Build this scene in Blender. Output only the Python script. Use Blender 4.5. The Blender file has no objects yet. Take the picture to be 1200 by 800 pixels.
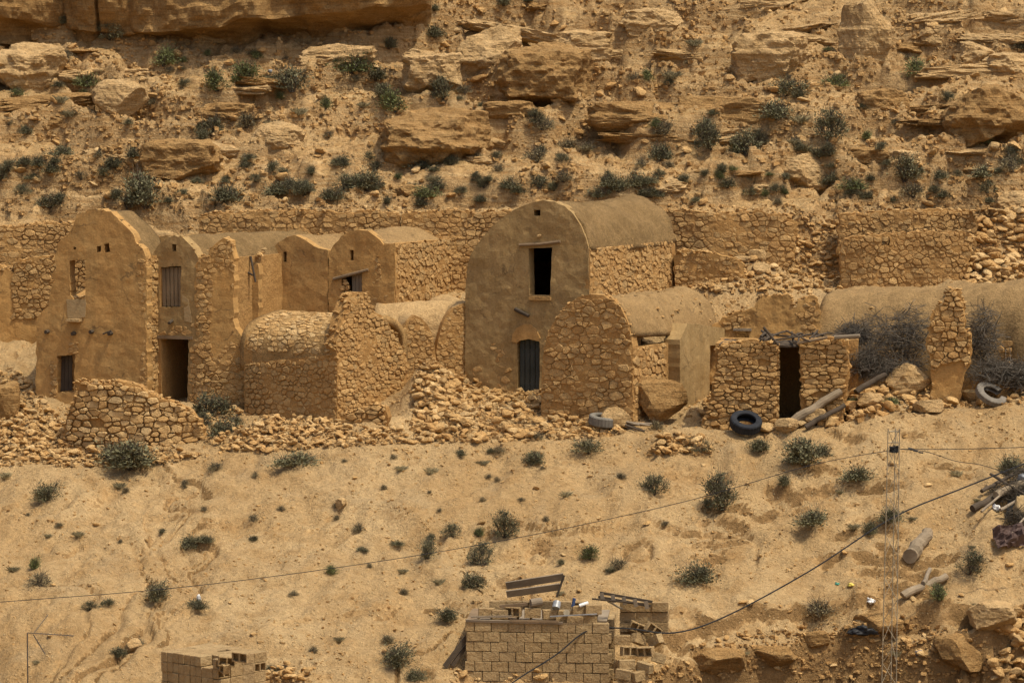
import bpy, bmesh, math, random
import numpy as np
from mathutils import Vector, Matrix
from mathutils.geometry import delaunay_2d_cdt

scene = bpy.context.scene
COL = scene.collection
R = math.radians

# ------------------------------------------------------------------ camera
CAM = np.array([0.0, -110.0, 9.2]); PITCH = -4.0; FPX = 3960.0      # focal length in photo pixels (photo 1200 x 800)
cam_d = bpy.data.cameras.new('camera'); cam = bpy.data.objects.new('camera', cam_d); COL.objects.link(cam)
cam.location = CAM; cam.rotation_euler = (R(90 + PITCH), 0, 0)
cam_d.sensor_width = 36; cam_d.lens = 36 * FPX / 1200; cam_d.clip_end = 3000; cam_d.clip_start = 0.5
scene.camera = cam
# ------------------------------------------------------------------ sky and sun
SUN = Vector((0.36, -0.23, 0.90)).normalized()
elev = math.asin(SUN.z); azim = math.atan2(SUN.x, SUN.y)
world = bpy.data.worlds.new('World'); scene.world = world; world.use_nodes = True
wn = world.node_tree; bg = wn.nodes['Background']
sky = wn.nodes.new('ShaderNodeTexSky'); sky.sky_type = 'NISHITA'; sky.sun_disc = False
sky.sun_elevation = elev; sky.sun_rotation = azim; sky.dust_density = 7.0; sky.air_density = 1.0; sky.altitude = 300
wn.links.new(sky.outputs[0], bg.inputs[0]); bg.inputs[1].default_value = 0.15
sd = bpy.data.lights.new('sun', 'SUN'); sd.energy = 3.4; sd.angle = R(0.6); sd.color = (1.0, 0.91, 0.74)
sun = bpy.data.objects.new('sun', sd); COL.objects.link(sun)
sun.rotation_euler = SUN.to_track_quat('Z', 'Y').to_euler(); sun.location = (10, -20, 40)
scene.view_settings.view_transform = 'Standard'; scene.view_settings.look = 'None'
scene.view_settings.exposure = 0.02; scene.view_settings.gamma = 1.0
scene.render.engine = 'CYCLES'
scene.render.resolution_x = 1024; scene.render.resolution_y = 682
scene.cycles.max_bounces = 5; scene.cycles.diffuse_bounces = 3

# ------------------------------------------------------------------ noise
def _h(ix, iy, iz, s):
    n = (ix.astype(np.int64) * 374761393 + iy.astype(np.int64) * 668265263 + iz.astype(np.int64) * 2147483647 + s * 1274126177) & 0xffffffff
    n = ((n ^ (n >> 13)) * 1274126177) & 0xffffffff
    n = ((n ^ (n >> 16)) * 2246822519) & 0xffffffff
    return ((n ^ (n >> 15)) & 0xffffff) / float(0xffffff)
def vnoise(p, s=0):
    f = np.floor(p); t = p - f; t = t * t * t * (t * (t * 6 - 15) + 10)
    x, y, z = f[..., 0], f[..., 1], f[..., 2]
    def c(a, b, d): return _h(x + a, y + b, z + d, s)
    tx, ty, tz = t[..., 0], t[..., 1], t[..., 2]
    l = lambda a, b, k: a + (b - a) * k
    return l(l(l(c(0,0,0), c(1,0,0), tx), l(c(0,1,0), c(1,1,0), tx), ty),
             l(l(c(0,0,1), c(1,0,1), tx), l(c(0,1,1), c(1,1,1), tx), ty), tz) * 2 - 1
def vnoise2(x, y, s=0):
    fx, fy = np.floor(x), np.floor(y); tx, ty = x - fx, y - fy
    tx = tx * tx * tx * (tx * (tx * 6 - 15) + 10); ty = ty * ty * ty * (ty * (ty * 6 - 15) + 10)
    z = np.zeros_like(fx)
    a = _h(fx, fy, z, s); b = _h(fx + 1, fy, z, s); c = _h(fx, fy + 1, z, s); d = _h(fx + 1, fy + 1, z, s)
    u = a + (b - a) * tx; v = c + (d - c) * tx
    return (u + (v - u) * ty) * 2 - 1
def fbm2(x, y, oct=4, s=0, gain=0.5):
    o = 0; a = 1.0
    for k in range(oct):
        ca, sa = math.cos(0.7 * k + .3), math.sin(0.7 * k + .3)
        o = o + a * vnoise2((x * ca - y * sa) * 2 ** k + 17.3 * k, (x * sa + y * ca) * 2 ** k - 9.1 * k, s + k); a *= gain
    return o
def fbm3(p, oct=3, s=0, gain=0.5):
    o = 0; a = 1.0
    for k in range(oct):
        o = o + a * vnoise(p * 2 ** k + 13.7 * k, s + k); a *= gain
    return o
def cells2(x, y, s=0):
    """blocky noise: a random value per cell, and the distance to the cell's border"""
    fx, fy = np.floor(x), np.floor(y); d1 = np.full(x.shape, 9.0); d2 = np.full(x.shape, 9.0); v = np.zeros(x.shape); z = np.zeros_like(fx)
    for i in (-1, 0, 1):
        for j in (-1, 0, 1):
            a, b = fx + i, fy + j; dx = a + .1 + .8 * _h(a, b, z, s) - x; dy = b + .1 + .8 * _h(a, b, z + 1, s) - y; d = dx * dx + dy * dy
            k = d < d1; d2 = np.where(k, d1, np.minimum(d2, d)); v = np.where(k, _h(a, b, z + 2, s) * 2 - 1, v); d1 = np.where(k, d, d1)
    return v, np.sqrt(d2) - np.sqrt(d1)
def sstep(a, b, x):
    t = np.clip((x - a) / (b - a), 0, 1); return t * t * (3 - 2 * t)

# ------------------------------------------------------------------ projection helpers (only used to survey the place: every point gets a real depth)
def ray(px, py):
    a = R(PITCH); dx = (px - 600) / FPX; dy = -(py - 400) / FPX
    return np.array([dx, math.cos(a) - dy * math.sin(a), math.sin(a) + dy * math.cos(a)])
def P(px, py, Y):
    d = ray(px, py); return Vector(CAM + d * ((Y - CAM[1]) / d[1]))
def zrow(row, Y):
    a = R(PITCH); dy = -(np.asarray(row) - 400) / FPX
    return CAM[2] + (Y - CAM[1]) * (math.sin(a) + dy * math.cos(a)) / (math.cos(a) - dy * math.sin(a))
def mpp(Y): return (Y + 110.0) / FPX            # metres per photo pixel at depth Y

# ------------------------------------------------------------------ terrain
COLS = [-150, 0, 120, 250, 400, 550, 700, 850, 1000, 1150, 1350]
ST = [(-18.0, [805]*11),
      (-6.0, [556,552,545,528,521,517,513,506,491,478,470]),
      (0.9, [462,468,470,470,466,454,456,462,458,450,445]),
      (4.5,  [400,405,385,372,372,362,352,350,345,345,340]),
      (7.7,  [360,355,345,338,338,338,345,338,330,330,325]),
      (8.5,  [268,264,256,248,245,244,244,248,246,246,240]),
      (24.0, [-25,-25,-25,-20,-20,-15,-15,-15,-20,-20,-20])]
MOUNDS = []                                      # rubble mounds: x, y, radii, height
FOOT = []                                        # house footprints kept level: (corner, u, w, width, depth, floor z)
def base_h(x, y):
    px = 600 + FPX * x / np.maximum(y + 110.0, 20.0)
    zs = [zrow(np.interp(px, COLS, r), Yk) for Yk, r in ST]; ys = [k[0] for k in ST]
    zs = [zs[0] - 8 * .47] + zs; ys = [ys[0] - 8] + ys
    z = zs[0] + (y - ys[0]) * .47
    for k in range(len(ys) - 1):
        t = (y - ys[k]) / (ys[k+1] - ys[k])
        z = np.where(t >= 0, zs[k] + (zs[k+1] - zs[k]) * t, z)
    # beyond the surveyed part: up to the plateau, down to the valley, up again to the camera's hill
    up = zs[-1] + 14 * (1 - np.exp(-np.maximum(y - 24, 0) * .5 / 14)); z = np.where(y > 24, up, z)
    lo = zs[0] - 5 * (1 - np.exp(-np.maximum(ys[0] - y, 0) * .47 / 5)); z = np.where(y < ys[0], lo, z)
    z = z + sstep(-70, -108, y) * (7.6 - z) 
    return z
BANK = ([560,620,700,725,790,882,960,1050,1090,1230,1400], [860,830,803,790,757,737,727,726,740,745,745])
def height(x, y):
    z = base_h(x, y)
    px = 600 + FPX * x / np.maximum(y + 110.0, 20.0)
    a = np.arctan2(z - CAM[2], y + 110.0); row = 400 - FPX * np.tan(a - R(PITCH))
    near = sstep(60, 35, np.abs(x)) * sstep(-60, -20, y) * sstep(60, 30, y)
    lower = sstep(-4.5, -7.0, y); mid = sstep(-7, -4, y) * sstep(8.6, 7.6, y); hill = sstep(7.8, 9.2, y)
    # sandy slope: lumps, runnels and small scarps
    w = fbm2(x * .25, y * .25, 3, 5)
    low = .28 * fbm2(x * .22 + w, y * .16, 3, 11) + .11 * fbm2(x * .9, y * .75 + w, 4, 21, .55) + .035 * fbm2(x * 3.1, y * 3.1, 3, 23, .6)
    run = np.abs(fbm2(x * .45 + 1.5 * w, y * .12, 3, 33)); low = low - .22 * np.exp(-(run / .10) ** 2) * sstep(-.3, .5, fbm2(x * .15, y * .15, 2, 35))
    zz = z + .32 * fbm2(x * .3, y * .3, 2, 41) + .05 * fbm2(x * 1.7, y * 1.7, 3, 43); st = .42; f = zz / st - np.floor(zz / st)
    scarp = (sstep(.72, .97, f) - f) * st * (.30 + .80 * sstep(650, 950, px)) * sstep(.12 - .35 * sstep(600, 950, px), .5, fbm2(x * .5, y * .6, 3, 51))
    # rocky hillside: uneven beds of rock with scree between
    wz = z + .9 * fbm2(x * .12, y * .14, 3, 61) + .22 * fbm2(x * .6, y * .6, 3, 71)
    def beds(st, s, lo, hi, a):
        f = wz / st + .13 * s; g = f - np.floor(f)
        m = sstep(lo, hi, fbm2(x * .16 + s, y * .3 + np.floor(f) * 3.7, 3, 80 + s))
        return (sstep(.68, .94, g) - g) * st * a * m, m * sstep(.5, .75, g)
    b1, m1 = beds(1.55, 1, -.5, .1, 1.1); b2, m2 = beds(.62, 2, -.2, .4, .95); b3, m3 = beds(.27, 3, -.1, .5, .8)
    crag = np.maximum(fbm2(x * .75, y * .75, 4, 91, .6), -.4)
    wx = .35 * fbm2(x * .9, y * .9, 3, 95); rk = np.clip(m1 + .8 * m2, 0, 1)
    c1, e1 = cells2(x * .55 + wx, y * .95 + wx, 7); c2, e2 = cells2(x * 1.5 + wx * 2, y * 2.4 + wx, 8); c3, e3 = cells2(x * 3.4 + wx * 3, y * 4.6, 9)
    blk = .26 * c1 + .13 * c2 - .10 * np.exp(-(e1 / .06) ** 2) - .05 * np.exp(-(e2 / .08) ** 2)
    hi_ = b1 * 1.15 + b2 + b3 + .16 * crag + .07 * fbm2(x * 2.2, y * 2.2, 3, 101, .6) + blk * (.25 + .75 * rk) + .045 * c3
    md = .16 * fbm2(x * .8, y * .8, 4, 111, .55) + .05 * c2 + .03 * c3
    z = z + near * (low * lower + scarp * lower + hi_ * hill + md * mid)
    z = z + near * .022 * fbm2(x * 5.0, y * 5.0, 2, 121) 
    # cut bank and washed-out gully at the foot of the slope
    er = np.interp(px, *BANK) + 5 * fbm2(x * .8, y * .5, 3, 131); d = (row - er) * .03
    cut = sstep(0.0, .42, d) * sstep(620, 800, px) * (1.9 + .5 * fbm2(x * .7, y * .9, 3, 141)) + np.clip(d, 0, 3) * .25 * sstep(620, 760, px)
    cut = cut * (1 + .42 * fbm2(x * 2.5, y * 5.0, 3, 151)) + .25 * sstep(0, .3, d) * fbm2(x * 5, z * 6, 2, 153)
    z = z - near * np.clip(cut, 0, 3) * sstep(-4, -6, y)
    er2 = er - 24 + 4 * fbm2(x * 1.1, y, 2, 155); d2 = (row - er2) * .03                # shallow scarp above the ledge
    z = z - near * .42 * sstep(0, .22, d2) * sstep(-4, -6, y) * sstep(690, 740, px)
    for (mx, my, rx, ry, hh) in MOUNDS:
        z = z + hh * np.exp(-((x - mx) / rx) ** 2 - ((y - my) / ry) ** 2) * (1 + .25 * fbm2(x * 1.3, y * 1.3, 2, 161))
    for (O, u, wv, W, D, fz) in FOOT:
        a = (x - O[0]) * u[0] + (y - O[1]) * u[1]; b = (x - O[0]) * wv[0] + (y - O[1]) * wv[1]
        m = sstep(-.05, .15, a) * sstep(W + .05, W - .15, a) * sstep(-.1, .2, b) * sstep(D + .1, D - .1, b)
        z = z + (np.minimum(z, fz) - z) * m
    return z
def axis(lo, hi, step, far_lo, far_hi):
    c = list(np.arange(lo, hi + step * .5, step)); s = step
    a = []; v = lo
    while v > far_lo: s *= 1.13; v -= s; a.append(v)
    b = []; v = hi; s = step
    while v < far_hi: s *= 1.13; v += s; b.append(v)
    return np.array(a[::-1] + c + b)
# ------------------------------------------------------------------ materials
def new_mat(name):
    m = bpy.data.materials.new(name); m.use_nodes = True; nt = m.node_tree
    b = nt.nodes['Principled BSDF']; b.inputs['Roughness'].default_value = .95
    if 'Specular IOR Level' in b.inputs: b.inputs['Specular IOR Level'].default_value = .15
    return m, nt, b
class NT:
    def __init__(s, nt): s.nt = nt
    def n(s, t, **k):
        o = s.nt.nodes.new(t)
        for a, v in k.items(): setattr(o, a, v)
        return o
    def l(s, a, b): s.nt.links.new(a, b)
    def pos(s): return s.n('ShaderNodeNewGeometry').outputs['Position']
    def noise(s, sc, det=4, rough=.55, vec=None, stretch=None):
        t = s.n('ShaderNodeTexNoise'); t.inputs['Scale'].default_value = sc; t.inputs['Detail'].default_value = det; t.inputs['Roughness'].default_value = rough
        v = vec if vec is not None else s.pos()
        if stretch:
            mp = s.n('ShaderNodeMapping'); mp.inputs['Scale'].default_value = stretch; s.l(v, mp.inputs[0]); v = mp.outputs[0]
        s.l(v, t.inputs['Vector']); return t.outputs[0]
    def rng(s, v, a, b, c=0, d=1):
        m = s.n('ShaderNodeMapRange'); s.l(v, m.inputs[0])
        for i, k in enumerate((a, b, c, d)): m.inputs[i+1].default_value = k
        return m.outputs[0]
    def mix(s, f, a, b, mode='MIX'):
        m = s.n('ShaderNodeMix', data_type='RGBA', blend_type=mode)
        for k, v in ((0, f), (6, a), (7, b)):
            if isinstance(v, (int, float)): m.inputs[k].default_value = v
            elif isinstance(v, tuple): m.inputs[k].default_value = (*v, 1)
            else: s.l(v, m.inputs[k])
        return m.outputs[2]
    def math(s, op, a, b=None):
        m = s.n('ShaderNodeMath', operation=op)
        for k, v in ((0, a), (1, b)):
            if v is None: continue
            if isinstance(v, (int, float)): m.inputs[k].default_value = v
            else: s.l(v, m.inputs[k])
        return m.outputs[0]
    def bump(s, h, dist, strength=1.0, prev=None):
        b = s.n('ShaderNodeBump'); b.inputs['Distance'].default_value = dist; b.inputs['Strength'].default_value = strength
        s.l(h, b.inputs['Height'])
        if prev is not None: s.l(prev, b.inputs['Normal'])
        return b.outputs[0]
M = {}
TINT = (1.045, .978, .80)
def T(c): return tuple(min(1, a * b) for a, b in zip(c, (1.07, .965, .74)))
def earth_mat(name, c0, c1, c2, grain=1.0, bumpd=.03, big=.4, beds=0.0, streak=0.0):
    """two-tone earth with blotches, grain and relief"""
    c0, c1, c2 = T(c0), T(c1), T(c2)
    m, nt, b = new_mat(name); g = NT(nt)
    n1 = g.noise(big, 5, .6); n2 = g.noise(3.1, 5, .6); n3 = g.noise(17, 6, .65)
    c = g.mix(g.rng(n1, .35, .65), c0, c1); c = g.mix(g.rng(n2, .45, .75, 0, .8), c, c2)
    if beds:
        nb = g.noise(2.4, 7, .7, stretch=(.3, .3, 3.6)); c = g.mix(1.0, c, g.rng(nb, .3, .7, 1 - .30 * beds, 1 + .25 * beds), 'MULTIPLY')
    if streak:
        ns = g.noise(1.6, 6, .65, stretch=(2.0, 2.0, .45)); c = g.mix(1.0, c, g.rng(ns, .35, .68, 1 + .12 * streak, 1 - .30 * streak), 'MULTIPLY')
        vc = g.n('ShaderNodeTexVoronoi', feature='DISTANCE_TO_EDGE'); vc.inputs['Scale'].default_value = .55; mpv = g.n('ShaderNodeVectorMath', operation='ADD')
        nd = g.n('ShaderNodeTexNoise'); nd.inputs['Scale'].default_value = 1.8; nd.inputs['Detail'].default_value = 6; g.l(g.pos(), nd.inputs['Vector']); g.l(g.pos(), mpv.inputs[0]); g.l(nd.outputs['Color'], mpv.inputs[1]); g.l(mpv.outputs[0], vc.inputs['Vector'])
        ck = g.math('MULTIPLY', g.rng(vc.outputs[0], .016, .004), g.rng(n1, .5, .6)); c = g.mix(g.math('MULTIPLY', ck, .7), c, (.13, .085, .04))
    k = g.rng(n3, .25, .75, 1 - .28 * grain, 1 + .22 * grain)
    mul = g.n('ShaderNodeMix', data_type='RGBA', blend_type='MULTIPLY'); mul.inputs[0].default_value = 1
    g.l(c, mul.inputs[6]); g.l(k, mul.inputs[7]); c = mul.outputs[2]
    g.l(c, b.inputs['Base Color'])
    bp = g.bump(n3, bumpd); bp = g.bump(n2, bumpd * 2.2, 1, bp)
    if beds: bp = g.bump(nb, .12 * beds, 1, bp)
    g.l(bp, b.inputs['Normal']); M[name] = m; return m
def ground_mat():
    m, nt, b = new_mat('ground'); g = NT(nt)
    geo = g.n('ShaderNodeNewGeometry'); p = geo.outputs['Position']
    sx = g.n('ShaderNodeSeparateXYZ'); g.l(p, sx.inputs[0])
    sn = g.n('ShaderNodeSeparateXYZ'); g.l(geo.outputs['True Normal'], sn.inputs[0])
    n1 = g.noise(.22, 5, .6); n2 = g.noise(1.3, 6, .62); n3 = g.noise(9, 7, .68); n4 = g.noise(34, 4, .6)
    nb = g.noise(2.2, 6, .65, stretch=(.35, .35, 3.2))
    sand = g.mix(g.rng(n1, .36, .64), (.385, .268, .145), (.465, .345, .205))
    sand = g.mix(g.rng(n2, .46, .70, 0, .85), sand, (.33, .215, .105))
    nq = g.noise(.7, 5, .6); sand = g.mix(g.rng(nq, .54, .70, 0, .6), sand, (.345, .262, .165))
    hillc = g.mix(g.rng(n2, .4, .66), (.31, .205, .10), (.42, .30, .165))
    hillc = g.mix(g.rng(n1, .5, .68, 0, .7), hillc, (.255, .185, .095))
    up = g.rng(sx.outputs[1], 6.5, 9.5); c = g.mix(up, sand, hillc)
    rock = g.mix(g.rng(nb, .35, .68), (.30, .18, .08), (.50, .37, .22)); rock = g.mix(g.rng(up, .2, 0), rock, g.mix(g.rng(n2, .4, .6), (.20, .122, .054), (.29, .185, .09)))  # steep soil low down: dark brown, with the cut bank's shade put into the colour
    steep = g.math('ADD', sn.outputs[2], g.rng(n3, .2, .8, -.12, .12))
    st = g.rng(g.math('ADD', steep, g.rng(up, 0, 1, .20, 0)), .80, .60); st = g.math('MULTIPLY', st, g.rng(up, 0, 1, .85, .9)); c = g.mix(st, c, rock)
    flat = g.math('MULTIPLY', g.rng(n2, .55, .7), g.math('MULTIPLY', up, g.rng(steep, .80, .93)))
    c = g.mix(g.math('MULTIPLY', flat, .55), c, (.50, .375, .225))
    # pebbles: little pale stones in the soil
    vo = g.n('ShaderNodeTexVoronoi'); vo.inputs['Scale'].default_value = 9; g.l(p, vo.inputs['Vector'])
    peb = g.rng(vo.outputs['Distance'], .30, .16); vr = g.n('ShaderNodeSeparateColor'); g.l(vo.outputs['Color'], vr.inputs[0])
    pk = g.math('MULTIPLY', peb, g.rng(vr.outputs[0], .66, .70)); c = g.mix(g.math('MULTIPLY', pk, .7), c, (.56, .43, .27))
    k = g.rng(n3, .25, .75, .70, 1.24); k2 = g.rng(n4, .3, .7, .86, 1.14)
    c = g.mix(1.0, c, k, 'MULTIPLY'); c = g.mix(1.0, c, k2, 'MULTIPLY'); c = g.mix(1.0, c, TINT, 'MULTIPLY')
    g.l(c, b.inputs['Base Color'])
    bp = g.bump(n4, .02); bp = g.bump(n3, .12, 1, bp); bp = g.bump(pk, .03, 1, bp); bp = g.bump(g.math('MULTIPLY', nb, st), .06, .8, bp); g.l(bp, b.inputs['Normal'])
    M['ground'] = m
def stone_mat(name, a, b_, c_, d_):
    a, b_, c_, d_ = T(a), T(b_), T(c_), T(d_)
    m, nt, b = new_mat(name); g = NT(nt)
    oi = g.n('ShaderNodeObjectInfo').outputs['Random']; ri = g.n('ShaderNodeNewGeometry').outputs['Random Per Island']
    r = g.math('FRACT', g.math('ADD', g.math('MULTIPLY', oi, 7.31), ri)); r2 = g.math('FRACT', g.math('MULTIPLY', r, 13.7))
    c = g.mix(g.rng(r, 0, .6), a, b_); c = g.mix(g.rng(r, .62, .95, 0, .9), c, c_); c = g.mix(g.rng(r2, .75, .98, 0, .7), c, d_)
    n2 = g.noise(5, 5, .62); n3 = g.noise(26, 5, .65)
    c = g.mix(1.0, c, g.rng(n2, .25, .75, .84, 1.14), 'MULTIPLY'); c = g.mix(1.0, c, g.rng(n3, .25, .75, .84, 1.14), 'MULTIPLY')
    g.l(c, b.inputs['Base Color'])
    bp = g.bump(n3, .03); bp = g.bump(n2, .09, 1, bp); g.l(bp, b.inputs['Normal'])
    M[name] = m
def wood_mat(name, c0, c1, sc=(1, 1, 14)):
    m, nt, b = new_mat(name); g = NT(nt)
    tc = g.n('ShaderNodeTexCoord').outputs['Object']; n = g.noise(6, 6, .65, vec=tc, stretch=sc); n2 = g.noise(1.7, 3)
    c = g.mix(g.rng(n, .3, .7), c0, c1); c = g.mix(1.0, c, g.rng(n2, .3, .7, .75, 1.2), 'MULTIPLY')
    g.l(c, b.inputs['Base Color']); g.l(g.bump(n, .01), b.inputs['Normal']); M[name] = m
def plain_mat(name, c, rough=.8, metal=0, var=.25):
    m, nt, b = new_mat(name); g = NT(nt); n = g.noise(7, 5, .6)
    g.l(g.mix(1.0, c, g.rng(n, .3, .7, 1 - var, 1 + var), 'MULTIPLY'), b.inputs['Base Color'])
    b.inputs['Roughness'].default_value = rough; b.inputs['Metallic'].default_value = metal; M[name] = m
ground_mat()
earth_mat('clod', (.345, .232, .118), (.43, .31, .172), (.30, .192, .09), 1.0, .02, .6)
earth_mat('plaster_grey', (.30, .222, .122), (.335, .25, .142), (.285, .198, .098), .9, .010, .9, 0, .6)
earth_mat('plaster_warm', (.40, .255, .115), (.36, .245, .12), (.43, .265, .115), .9, .011, .9, 0, .6)
earth_mat('plaster_ochre', (.41, .255, .11), (.37, .24, .11), (.44, .30, .145), .9, .013, 1.1, 0, .6)
earth_mat('crust', (.325, .222, .112), (.27, .182, .09), (.37, .262, .142), 1.5, .03, 1.3, 0, .7)
earth_mat('crust_vault', (.275, .195, .108), (.235, .165, .09), (.31, .225, .128), 1.3, .03, 1.1, 0, .5)
earth_mat('crust_pale', (.42, .31, .185), (.33, .24, .14), (.48, .36, .22), 1.3, .035, 1.3)
earth_mat('crust_dark', (.165, .115, .06), (.225, .16, .088), (.125, .09, .048), 1.5, .04, 1.4)
earth_mat('clay', (.33, .205, .09), (.38, .245, .115), (.30, .18, .08), 1.0, .03, 1.2)
earth_mat('rock', (.48, .355, .215), (.41, .29, .16), (.56, .43, .275), 1.2, .06, .8, .9)
earth_mat('rock_brown', (.36, .235, .115), (.30, .19, .088), (.44, .31, .165), 1.3, .08, .5, .9)
earth_mat('cement_patch', (.34, .27, .18), (.31, .24, .15), (.37, .30, .20), .6, .01, 2)
stone_mat('stone', (.37, .238, .115), (.42, .28, .14), (.46, .325, .175), (.34, .25, .145))
stone_mat('stone_pale', (.42, .28, .14), (.48, .34, .185), (.545, .42, .26), (.36, .28, .18))
stone_mat('block', (.31, .235, .145), (.345, .262, .165), (.375, .295, .19), (.29, .225, .15))
wood_mat('wood_grey', (.20, .155, .105), (.29, .235, .165)); wood_mat('wood_dark', (.055, .042, .03), (.10, .076, .052)); wood_mat('wood_brown', (.17, .115, .065), (.26, .185, .11))
wood_mat('door_blue', (.032, .038, .034), (.085, .085, .07)); wood_mat('shutter', (.17, .125, .075), (.25, .19, .12)); wood_mat('log', (.21, .16, .10), (.31, .245, .165))
plain_mat('rubber', (.022, .024, .028), .75); plain_mat('iron', (.12, .10, .085), .6, .6); plain_mat('galvanised', (.29, .24, .16), .7, .1); plain_mat('cable', (.03, .03, .03), .6)
plain_mat('white_plastic', (.75, .74, .70), .5); plain_mat('yellow_plastic', (.70, .55, .12), .5); plain_mat('green_plastic', (.12, .42, .30), .5); plain_mat('blue_plastic', (.05, .08, .17), .5)
plain_mat('brown_sheet', (.085, .055, .045), .6); plain_mat('grey_metal', (.30, .31, .31), .45, .3); plain_mat('twig', (.085, .07, .05), .9); plain_mat('twig_grey', (.105, .09, .07), .9, 0, .5)
def leaf_mat(name, a, b_):
    m, nt, b = new_mat(name); g = NT(nt)
    r = g.n('ShaderNodeObjectInfo').outputs['Random']; n = g.noise(6, 3)
    c = g.mix(g.rng(n, .35, .65), a, b_); c = g.mix(1.0, c, g.rng(r, 0, 1, .75, 1.3), 'MULTIPLY'); g.l(c, b.inputs['Base Color'])
    b.inputs['Roughness'].default_value = .8; M[name] = m
leaf_mat('leaf_olive', (.108, .104, .054), (.172, .158, .086)); leaf_mat('leaf_green', (.12, .14, .05), (.18, .19, .075)); leaf_mat('leaf_dry', (.21, .175, .09), (.29, .24, .13))

# ------------------------------------------------------------------ object helpers
WL = {}                                           # world location of every object made
def tag(o, label=None, cat=None, group=None, kind=None):
    if label: o['label'] = label
    if cat: o['category'] = cat
    if group: o['group'] = group
    if kind: o['kind'] = kind
    return o
def put(o, parent, loc):
    WL[o.name] = Vector(loc)
    if parent is not None:
        o.parent = parent; o.location = Vector(loc) - WL[parent.name]
    else: o.location = loc
    COL.objects.link(o); return o
def thing(name, loc, label, cat, group=None):
    o = bpy.data.objects.new(name, None); o.empty_display_size = .3
    put(o, None, loc); return tag(o, label, cat, group, 'thing')
def mesh(name, verts, faces, mats):
    me = bpy.data.meshes.new(name)
    me.from_pydata([tuple(map(float, v)) for v in verts], [], faces)
    for m in (mats if isinstance(mats, (list, tuple)) else [mats]): me.materials.append(M[m])
    return me
def mk(name, verts, faces, mat, parent=None, loc=None, smooth=False):
    """world-space vertices -> object under parent, origin at loc (or at the vertices' foot)"""
    v = np.array([tuple(q) for q in verts], float)
    if loc is None: loc = (v[:, 0].mean(), v[:, 1].mean(), v[:, 2].min())
    v = v - np.array(loc); me = mesh(name, v, faces, mat)
    if smooth: me.polygons.foreach_set('use_smooth', [True] * len(me.polygons))
    return put(bpy.data.objects.new(name, me), parent, loc)
class Geo:
    """collects simple shapes into one mesh"""
    def __init__(s): s.v = []; s.f = []
    def add(s, v, f): n = len(s.v); s.v += [tuple(q) for q in v]; s.f += [tuple(i + n for i in q) for q in f]
    def box(s, c, ax, ay, az):
        c, ax, ay, az = map(Vector, (c, ax, ay, az)); v = [c + ax * i + ay * j + az * k for k in (-1, 1) for j in (-1, 1) for i in (-1, 1)]
        s.add(v, [(0,2,3,1), (4,5,7,6), (0,1,5,4), (2,6,7,3), (0,4,6,2), (1,3,7,5)])
    def tube(s, pts, r, seg=6, r1=None, cap=True):
        pts = [Vector(p) for p in pts]; n = len(pts); r1 = r if r1 is None else r1; v = []; f = []
        for i, p in enumerate(pts):
            t = (pts[min(i + 1, n - 1)] - pts[max(i - 1, 0)]).normalized(); a = t.orthogonal().normalized()
            a = Vector((0, 0, 1)).cross(t) if abs(t.z) < .9 else Vector((1, 0, 0)).cross(t); a.normalize(); b = t.cross(a); rr = r + (r1 - r) * i / max(1, n - 1)
            v += [p + (a * math.cos(k * 2 * math.pi / seg) + b * math.sin(k * 2 * math.pi / seg)) * rr for k in range(seg)]
        for i in range(n - 1):
            for k in range(seg): f.append((i*seg + k, i*seg + (k+1) % seg, (i+1)*seg + (k+1) % seg, (i+1)*seg + k))
        if cap: f += [tuple(range(seg))[::-1], tuple(range((n-1)*seg, n*seg))]
        s.add(v, f)
    def build(s, name, mat, parent=None, loc=None, smooth=False): return mk(name, s.v, s.f, mat, parent, loc, smooth)
class Frame:
    """a wall plane: u runs right along it, v up, n outward; yaw > 0 turns the face to the left"""
    def __init__(s, O, yaw):
        s.O = Vector(O); a = R(yaw); s.yaw = yaw
        s.u = Vector((math.cos(a), -math.sin(a), 0)); s.n = Vector((-math.sin(a), -math.cos(a), 0)); s.w = -s.n
    def pt(s, u, v, d=0): return s.O + s.u * u + Vector((0, 0, v)) + s.n * d
    def uv(s, px, py):
        d = Vector(ray(px, py)); t = (s.O - Vector(CAM)).dot(s.n) / d.dot(s.n); q = Vector(CAM) + d * t - s.O
        return (q.dot(s.u), q.z)
    def uvs(s, pts): return [s.uv(*p) for p in pts]
    def side(s, W): return Frame(s.pt(W, 0), s.yaw - 90)
    def left(s, D): return Frame(s.pt(0, 0, -D), s.yaw + 90)          # left side wall, u from back to front
def inpoly(pts, poly):
    pts = np.asarray(pts, float); x, y = pts[:, 0], pts[:, 1]; r = np.zeros(len(pts), bool); n = len(poly)
    for i in range(n):
        (x0, y0), (x1, y1) = poly[i], poly[(i + 1) % n]
        if y0 == y1: continue
        r ^= ((y0 > y) != (y1 > y)) & (x < (x1 - x0) * (y - y0) / (y1 - y0) + x0)
    return r
def dens(poly, res, rough, rng):
    out = []
    for i in range(len(poly)):
        a = np.array(poly[i]); b = np.array(poly[(i + 1) % len(poly)]); k = max(1, int(np.linalg.norm(b - a) / res))
        for j in range(k):
            q = a + (b - a) * j / k
            if rough: q = q + (np.array([rng.random(), rng.random()]) - .5) * 2 * rough
            out.append(tuple(q))
    return out
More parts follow.
